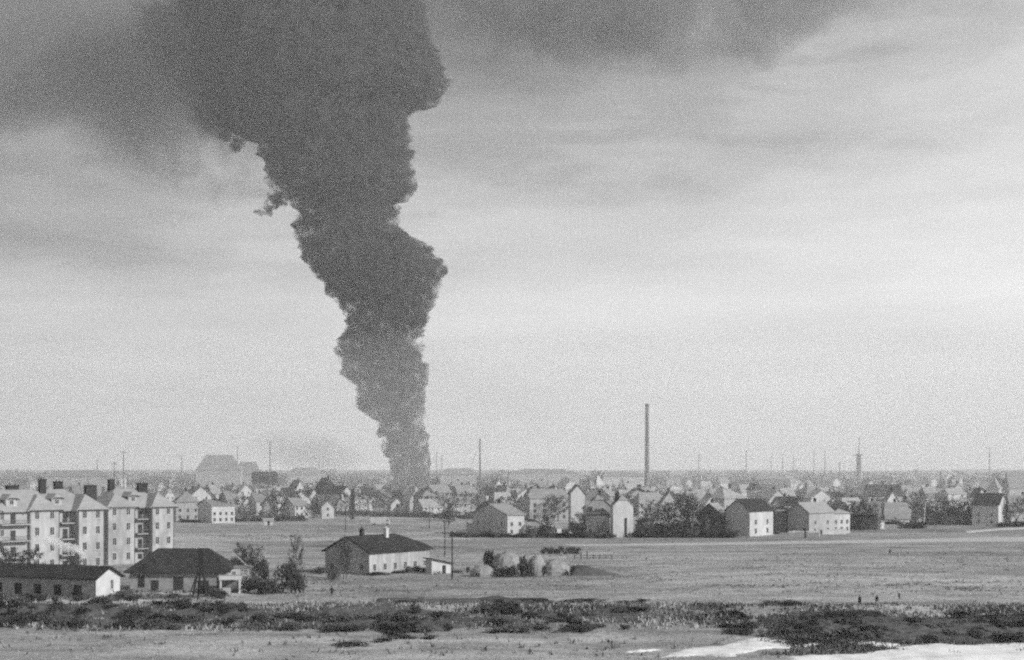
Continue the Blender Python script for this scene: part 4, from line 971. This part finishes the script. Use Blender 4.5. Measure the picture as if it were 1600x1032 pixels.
def snow(nm, label, pts, m=None, hh=.25, kind='structure'):
    "a real sheet of snow over the uneven ground: fine grid inside the outline, thinning to its edge"
    P = [(gp(*p).x, gp(*p).y) for p in pts]
    def inside(x, y):
        c = False; j = len(P) - 1
        for i in range(len(P)):
            if (P[i][1] > y) != (P[j][1] > y) and x < (P[j][0] - P[i][0]) * (y - P[i][1]) / (P[j][1] - P[i][1]) + P[i][0]: c = not c
            j = i
        return c
    def dist(x, y):
        best = 99
        for i in range(len(P)):
            ax, ay = P[i]; bx, by = P[(i + 1) % len(P)]; dx, dy = bx - ax, by - ay; L = dx * dx + dy * dy or 1e-9
            t = max(0, min(1, ((x - ax) * dx + (y - ay) * dy) / L)); best = min(best, math.hypot(x - ax - t * dx, y - ay - t * dy))
        return best
    xs = [p[0] for p in P]; ys = [p[1] for p in P]; st = .45
    nx, ny = int((max(xs) - min(xs) + 4) / st), int((max(ys) - min(ys) + 4) / st); idx = {}; vs = []; fs = []
    for j in range(ny + 1):
        for i in range(nx + 1):
            x, y = min(xs) - 2 + i * st, min(ys) - 2 + j * st
            d = dist(x, y); s = d if inside(x, y) else -d
            s += (.9 if m is None else 3.2) * mnoise.noise(Vector((x * .13, y * .16, 2 + hh))) + (.9 if m is None else 1.6) * mnoise.noise(Vector((x * .4, y * .25, 2))) + .6 * mnoise.noise(Vector((x * 1.3, y * .8, 5))) + .35 * mnoise.noise(Vector((x * 2.9, y * 2, 8))) - (.9 if m is not None and hh > .45 and max(xs) < 60 else 0) + (.25 if m is None else 0)
            h = hh * (1 - math.exp(-s * 1.2)) if s > 0 else -.4 * min(1, -s)
            if s > -.8: idx[i, j] = len(vs); vs.append((x, y, relief(x, y) + h * (1 + (0 if m is None else .8 * mnoise.noise(Vector((x * .9, y * .9, 4)))))))
    for j in range(ny):
        for i in range(nx):
            q = [idx.get(k) for k in ((i, j), (i + 1, j), (i + 1, j + 1), (i, j + 1))]
            if None not in q: fs.append(tuple(q))
    b = MB(); b.add(vs, fs); struct(b.build(nm, m or M_snow, smooth=True), label)
snow('snow_patch', 'bright patch of old snow in the near right corner', SN1)
snow('snow_patch', 'thin streak of snow left of the main snow patch', [(950,1018),(985,1013.5),(1014,1011),(1030,1011.5),(1010,1014),(980,1017.5)])
snow('snow_patch', 'small snow scraps in the scrub above the ditch', [(632, 945.5), (640, 943), (652, 942), (660, 943), (650, 945.5), (640, 947)])
M_heath = mat('dead_heath', 0.085, 0.6, 0.5, 0.95, (.5, 1, 1), bump=.8)
M_straw = mat('flattened_straw_grass', 0.42, 0.3, 0.35, .95, (.3, 1, 1), bump=.5)
def rib(pts_top, pts_bot): return pts_top + pts_bot[::-1]
for nm, lb, top, bot, m, hh in (
  ('heath_bank', 'dark dead heath along the ditch at the left', [(-30,957),(60,952),(150,949),(260,953),(380,958),(480,962)], [(-30,972),(80,973),(180,976),(280,980),(380,979),(480,976)], M_heath, .5),
  ('heath_bank', 'dark dead heath along the ditch in the middle', [(470,962),(560,955),(640,958),(760,962),(880,955),(1000,954),(1130,958)], [(470,978),(560,984),(640,986),(760,980),(880,976),(1000,973),(1130,968)], M_heath, .5),
  ('heath_bank', 'thin dark edge of the upper ditch', [(590,939),(680,936),(780,935),(860,938)], [(590,943),(680,944),(780,943),(860,941)], M_heath, .4),
  ('heath_bank', 'broad dark heath bank above the snow', [(1225,962),(1300,957),(1400,964),(1500,974),(1640,982)], [(1225,990),(1300,994),(1400,1003),(1500,1006),(1640,1005)], M_heath, .6),
  ('straw_strip', 'pale strip of flattened grass above the left ditch', [(-30,936),(120,934),(300,940),(420,942)], [(-30,944),(120,944),(300,950),(420,952)], M_straw, .12),
  ('straw_strip', 'pale strip of flattened grass above the middle ditch', [(560,948),(700,946),(860,944),(1010,941)], [(560,953),(700,953),(860,951),(1010,947)], M_straw, .12),
  ('straw_strip', 'pale strip of flattened grass above the right bank', [(1280,951),(1400,949),(1520,956),(1640,962)], [(1280,955),(1400,958),(1520,968),(1640,974)], M_straw, .12)):
    snow(nm, lb, rib(top, bot), m, hh)
M_path = mat('pale_gravel', 0.55, 0.15, .5, .95)
sheet('path', 'pale track in front of the grey house at right', [(1508, 830.5), (1560, 826), (1640, 822), (1640, 825), (1560, 829), (1512, 833)], M_path, .05)
M_track = mat('worn_grass_track', 0.46, 0.25, .5, .95)
sheet('field_track', 'worn light track along the far edge of the field', [(880, 851), (1100, 848.5), (1340, 844.5), (1640, 838), (1640, 845), (1340, 849), (1100, 852), (890, 853.5)], M_track, .03)
# dark streaks of dead weeds across the field
tufts('field_weeds', 'thin dark lines of weeds across the open field', M_bush2, [(1410, 1515, 864, 870, 500), (1425, 1490, 866, 868, 300), (1460, 1580, 917, 927, 500), (1490, 1540, 921, 923, 200), (1060, 1480, 914, 918.5, 350), (1150, 1205, 883, 892, 220), (330, 900, 834, 845, 900), (860, 1100, 842, 847, 500), (480, 620, 900, 940, 700), (1480, 1610, 945, 956, 900), (280, 500, 835, 843, 700), (100, 1610, 848, 940, 7000)], 21, .15, .45)
# ------------------------------------------------------------------ small white boxes in the field, people
def van(px, py, L, h, label, ang):
    p = gp(px, py); t = thing('box_wagon', (p.x, p.y, 0), ang, label, 'wagon')
    b = MB(); b.box(0, 0, .7, L * .78, 2.2, h); b.box(.2, .2, .5, L * .75, 2.0, .72); b.build('body', M_white, t)
    b = MB(); b.add([(L*.78+.05,.1,.6),(L,.1,.6),(L,2.1,.6),(L*.78+.05,2.1,.6),(L*.78+.05,.1,h*.8),(L*.92,.1,h*.8),(L*.92,2.1,h*.8),(L*.78+.05,2.1,h*.8)], [(0,1,5,4),(1,2,6,5),(2,3,7,6),(3,0,4,7),(4,5,6,7),(3,2,1,0)]); cbn = b.build('cab', M_pale, t)
    b = MB(); b.box(L*.82, .05, h * .5, L*.9, .1, h * .72); b.build('window', M_glass, cbn)
    for x in (L * .18, L * .85):
        for y in (.05, 2.15):
            b = MB(); b.bar((x, y - .14, .45), (x, y + .14, .45), .45, .45, 12); b.build('wheel', M_wood, t)
    return t
van(579, 821.5, 8.2, 3.4, 'white boxy wagon standing in the field behind the farmhouse', .05)
def shed(px, py, w, h, label, m=None):
    p = gp(px, py); t = thing('field_shed', (p.x, p.y, 0), R.uniform(.05, .3), label, 'shed')
    b = MB(); b.box(0, 0, -.2, w, w * .7, h); b.build('wall', m or M_white, t); link('roof', roof_mesh('roof', M_rpale, w, w * .7, h + .02, h + w * .22, 'x', .3), t)
    b = MB(); b.box(w * .4, -.05, 0, w * .4 + .9, .05, min(1.9, h * .8)); b.build('door', M_wood, t)
shed(412, 821.5, 3.9, 2.2, 'small white shed alone at the left field edge')
shed(714, 800, 7.4, 3.4, 'white shed in the hedge line below the guyed mast')
shed(690, 893.5, 1.7, 1.6, 'tiny white shed between the two utility poles')
def person(px, py, hgt, face, label, stride=.25, bend=0.0, coat=True):
    p = gp(px, py); s = hgt / 1.72
    t = thing('person', (p.x, p.y, relief(p.x, p.y)), face, label, 'person'); t.scale = (s, s, s)
    J = {'pel': (0, 0, .92, .15), 'wst': (0, .02 + bend * .1, 1.1, .135), 'chs': (0, .03 + bend * .25, 1.34, .16), 'nck': (0, .03 + bend * .33, 1.49, .06), 'hd0': (0, .05 + bend * .36, 1.58, .085), 'hd1': (0, .05 + bend * .38, 1.68, .08)}
    E = [('pel', 'wst'), ('wst', 'chs'), ('chs', 'nck'), ('nck', 'hd0'), ('hd0', 'hd1')]
    for sg, n in ((-1, 'l'), (1, 'r')):
        f = sg * stride
        J.update({n + 'hip': (sg * .09, 0, .88, .1), n + 'kn': (sg * .1, f * .5 + .04, .48, .068), n + 'an': (sg * .1, f * .9, .08, .045), n + 'to': (sg * .11, f * .9 + .15, .035, .04),
                  n + 'sh': (sg * .18, .03 + bend * .27, 1.40, .065), n + 'el': (sg * .25, -f * .5 + bend * .2, 1.12, .05), n + 'wr': (sg * .25, -f * .5 + .12 + bend * .3, .90, .037), n + 'ha': (sg * .25, -f * .5 + .16 + bend * .3, .81, .035)})
        E += [('pel', n + 'hip'), (n + 'hip', n + 'kn'), (n + 'kn', n + 'an'), (n + 'an', n + 'to'), ('chs', n + 'sh'), (n + 'sh', n + 'el'), (n + 'el', n + 'wr'), (n + 'wr', n + 'ha')]
    ks = list(J); me = bpy.data.meshes.new('body'); me.from_pydata([J[k][:3] for k in ks], [(ks.index(a), ks.index(c)) for a, c in E], [])
    o = link('body', me, t); me.materials.append(M_cloth)
    o.modifiers.new('skin', 'SKIN'); 
    for i, k in enumerate(ks):
        sv = me.skin_vertices[0].data[i]; sv.radius = (J[k][3], J[k][3]); sv.use_root = (k == 'pel')
    o.modifiers.new('sub', 'SUBSURF').levels = 1; o.modifiers['sub'].render_levels = 1
    hy = .05 + bend * .37
    b = MB(); b.lathe([(.10, 1.645), (.155, 1.65), (.155, 1.67), (.10, 1.68), (.095, 1.76), (.05, 1.79)], 10, (0, hy)); b.build('hat', M_cloth, t)
    b = MB(); b.add([(-.05, hy + .085, 1.55), (.05, hy + .085, 1.55), (.055, hy + .09, 1.63), (-.055, hy + .09, 1.63), (0, hy + .115, 1.585)], [(0, 1, 4), (1, 2, 4), (2, 3, 4), (3, 0, 4)]); b.build('face', M_skin, t)
    if coat:
        b = MB(); b.lathe([(.27, .55), (.23, .85), (.175, 1.1), (.2, 1.32), (.13, 1.46)], 12, (0, .02 + bend * .12), sx=1.0, sy=.85); b.build('coat', M_cloth, t)
    return t
person(518.5, 931, 1.8, .6, 'person in long dark coat walking alone below the farmhouse')
person(1343.5, 950.5, 1.75, 2.6, 'left one of two dark-clad people standing above the ditch at right', .1)
person(1370, 951.5, 1.75, 3.4, 'right one of two dark-clad people standing above the ditch', .2)
person(1406, 939.5, 1.35, 1.2, 'dark figure stooping in the field beyond the two people', .15, 1.0)
person(1390.5, 867, 1.6, .2, 'lone dark figure walking far out in the open field')
# small steam plume drifting before the left apartment block
b = MB(); rr = random.Random(8); D = 296.0; pts = []
for i in range(13):
    k = i / 12; pts.append((138 - 72 * k + rr.uniform(-2, 2), 868 - 25 * k ** .8 + rr.uniform(-1.5, 1.5), 2.6 + 4.2 * math.sin(math.pi * min(1, .12 + k * .75))))
n1 = 20; vv = []
NS_ = 60
for j in range(NS_):
    f = j / (NS_ - 1) * 12; i0 = min(11, int(f)); q = f - i0
    px, py, r0 = [pts[i0][c] * (1 - q) + pts[i0 + 1][c] * q for c in range(3)]
    X, Z, r0 = xat(px, D), hz(py, D), r0 * D / F * 1.1 * (min(1, j / 3) * min(1, (NS_ - 1 - j) / 6) + .02)
    for k in range(n1):
        a = 2 * math.pi * k / n1; d = Vector((0, math.cos(a), math.sin(a))); w = Vector((X, 0, Z)) + d * r0; m_ = 1 + .6 * mnoise.noise(w * 1.1) + .3 * mnoise.noise(w * 2.6)
        vv.append((X + .25 * mnoise.noise(w * 2), d.y * r0 * m_, Z + d.z * r0 * m_))
b.add(vv, [(j * n1 + k, j * n1 + (k + 1) % n1, (j + 1) * n1 + (k + 1) % n1, (j + 1) * n1 + k) for j in range(NS_ - 1) for k in range(n1)] + [tuple(range(n1 - 1, -1, -1)), tuple(range((NS_ - 1) * n1, NS_ * n1))])
o = link('steam_plume', b.vmesh('steam_plume', vol_mat('steam', 0.99, 0.9, 0.2)), None, (0, D, 0)); tag(o, 'small white steam plume drifting before the left apartment block', 'steam', kind='stuff')
flush_labels()
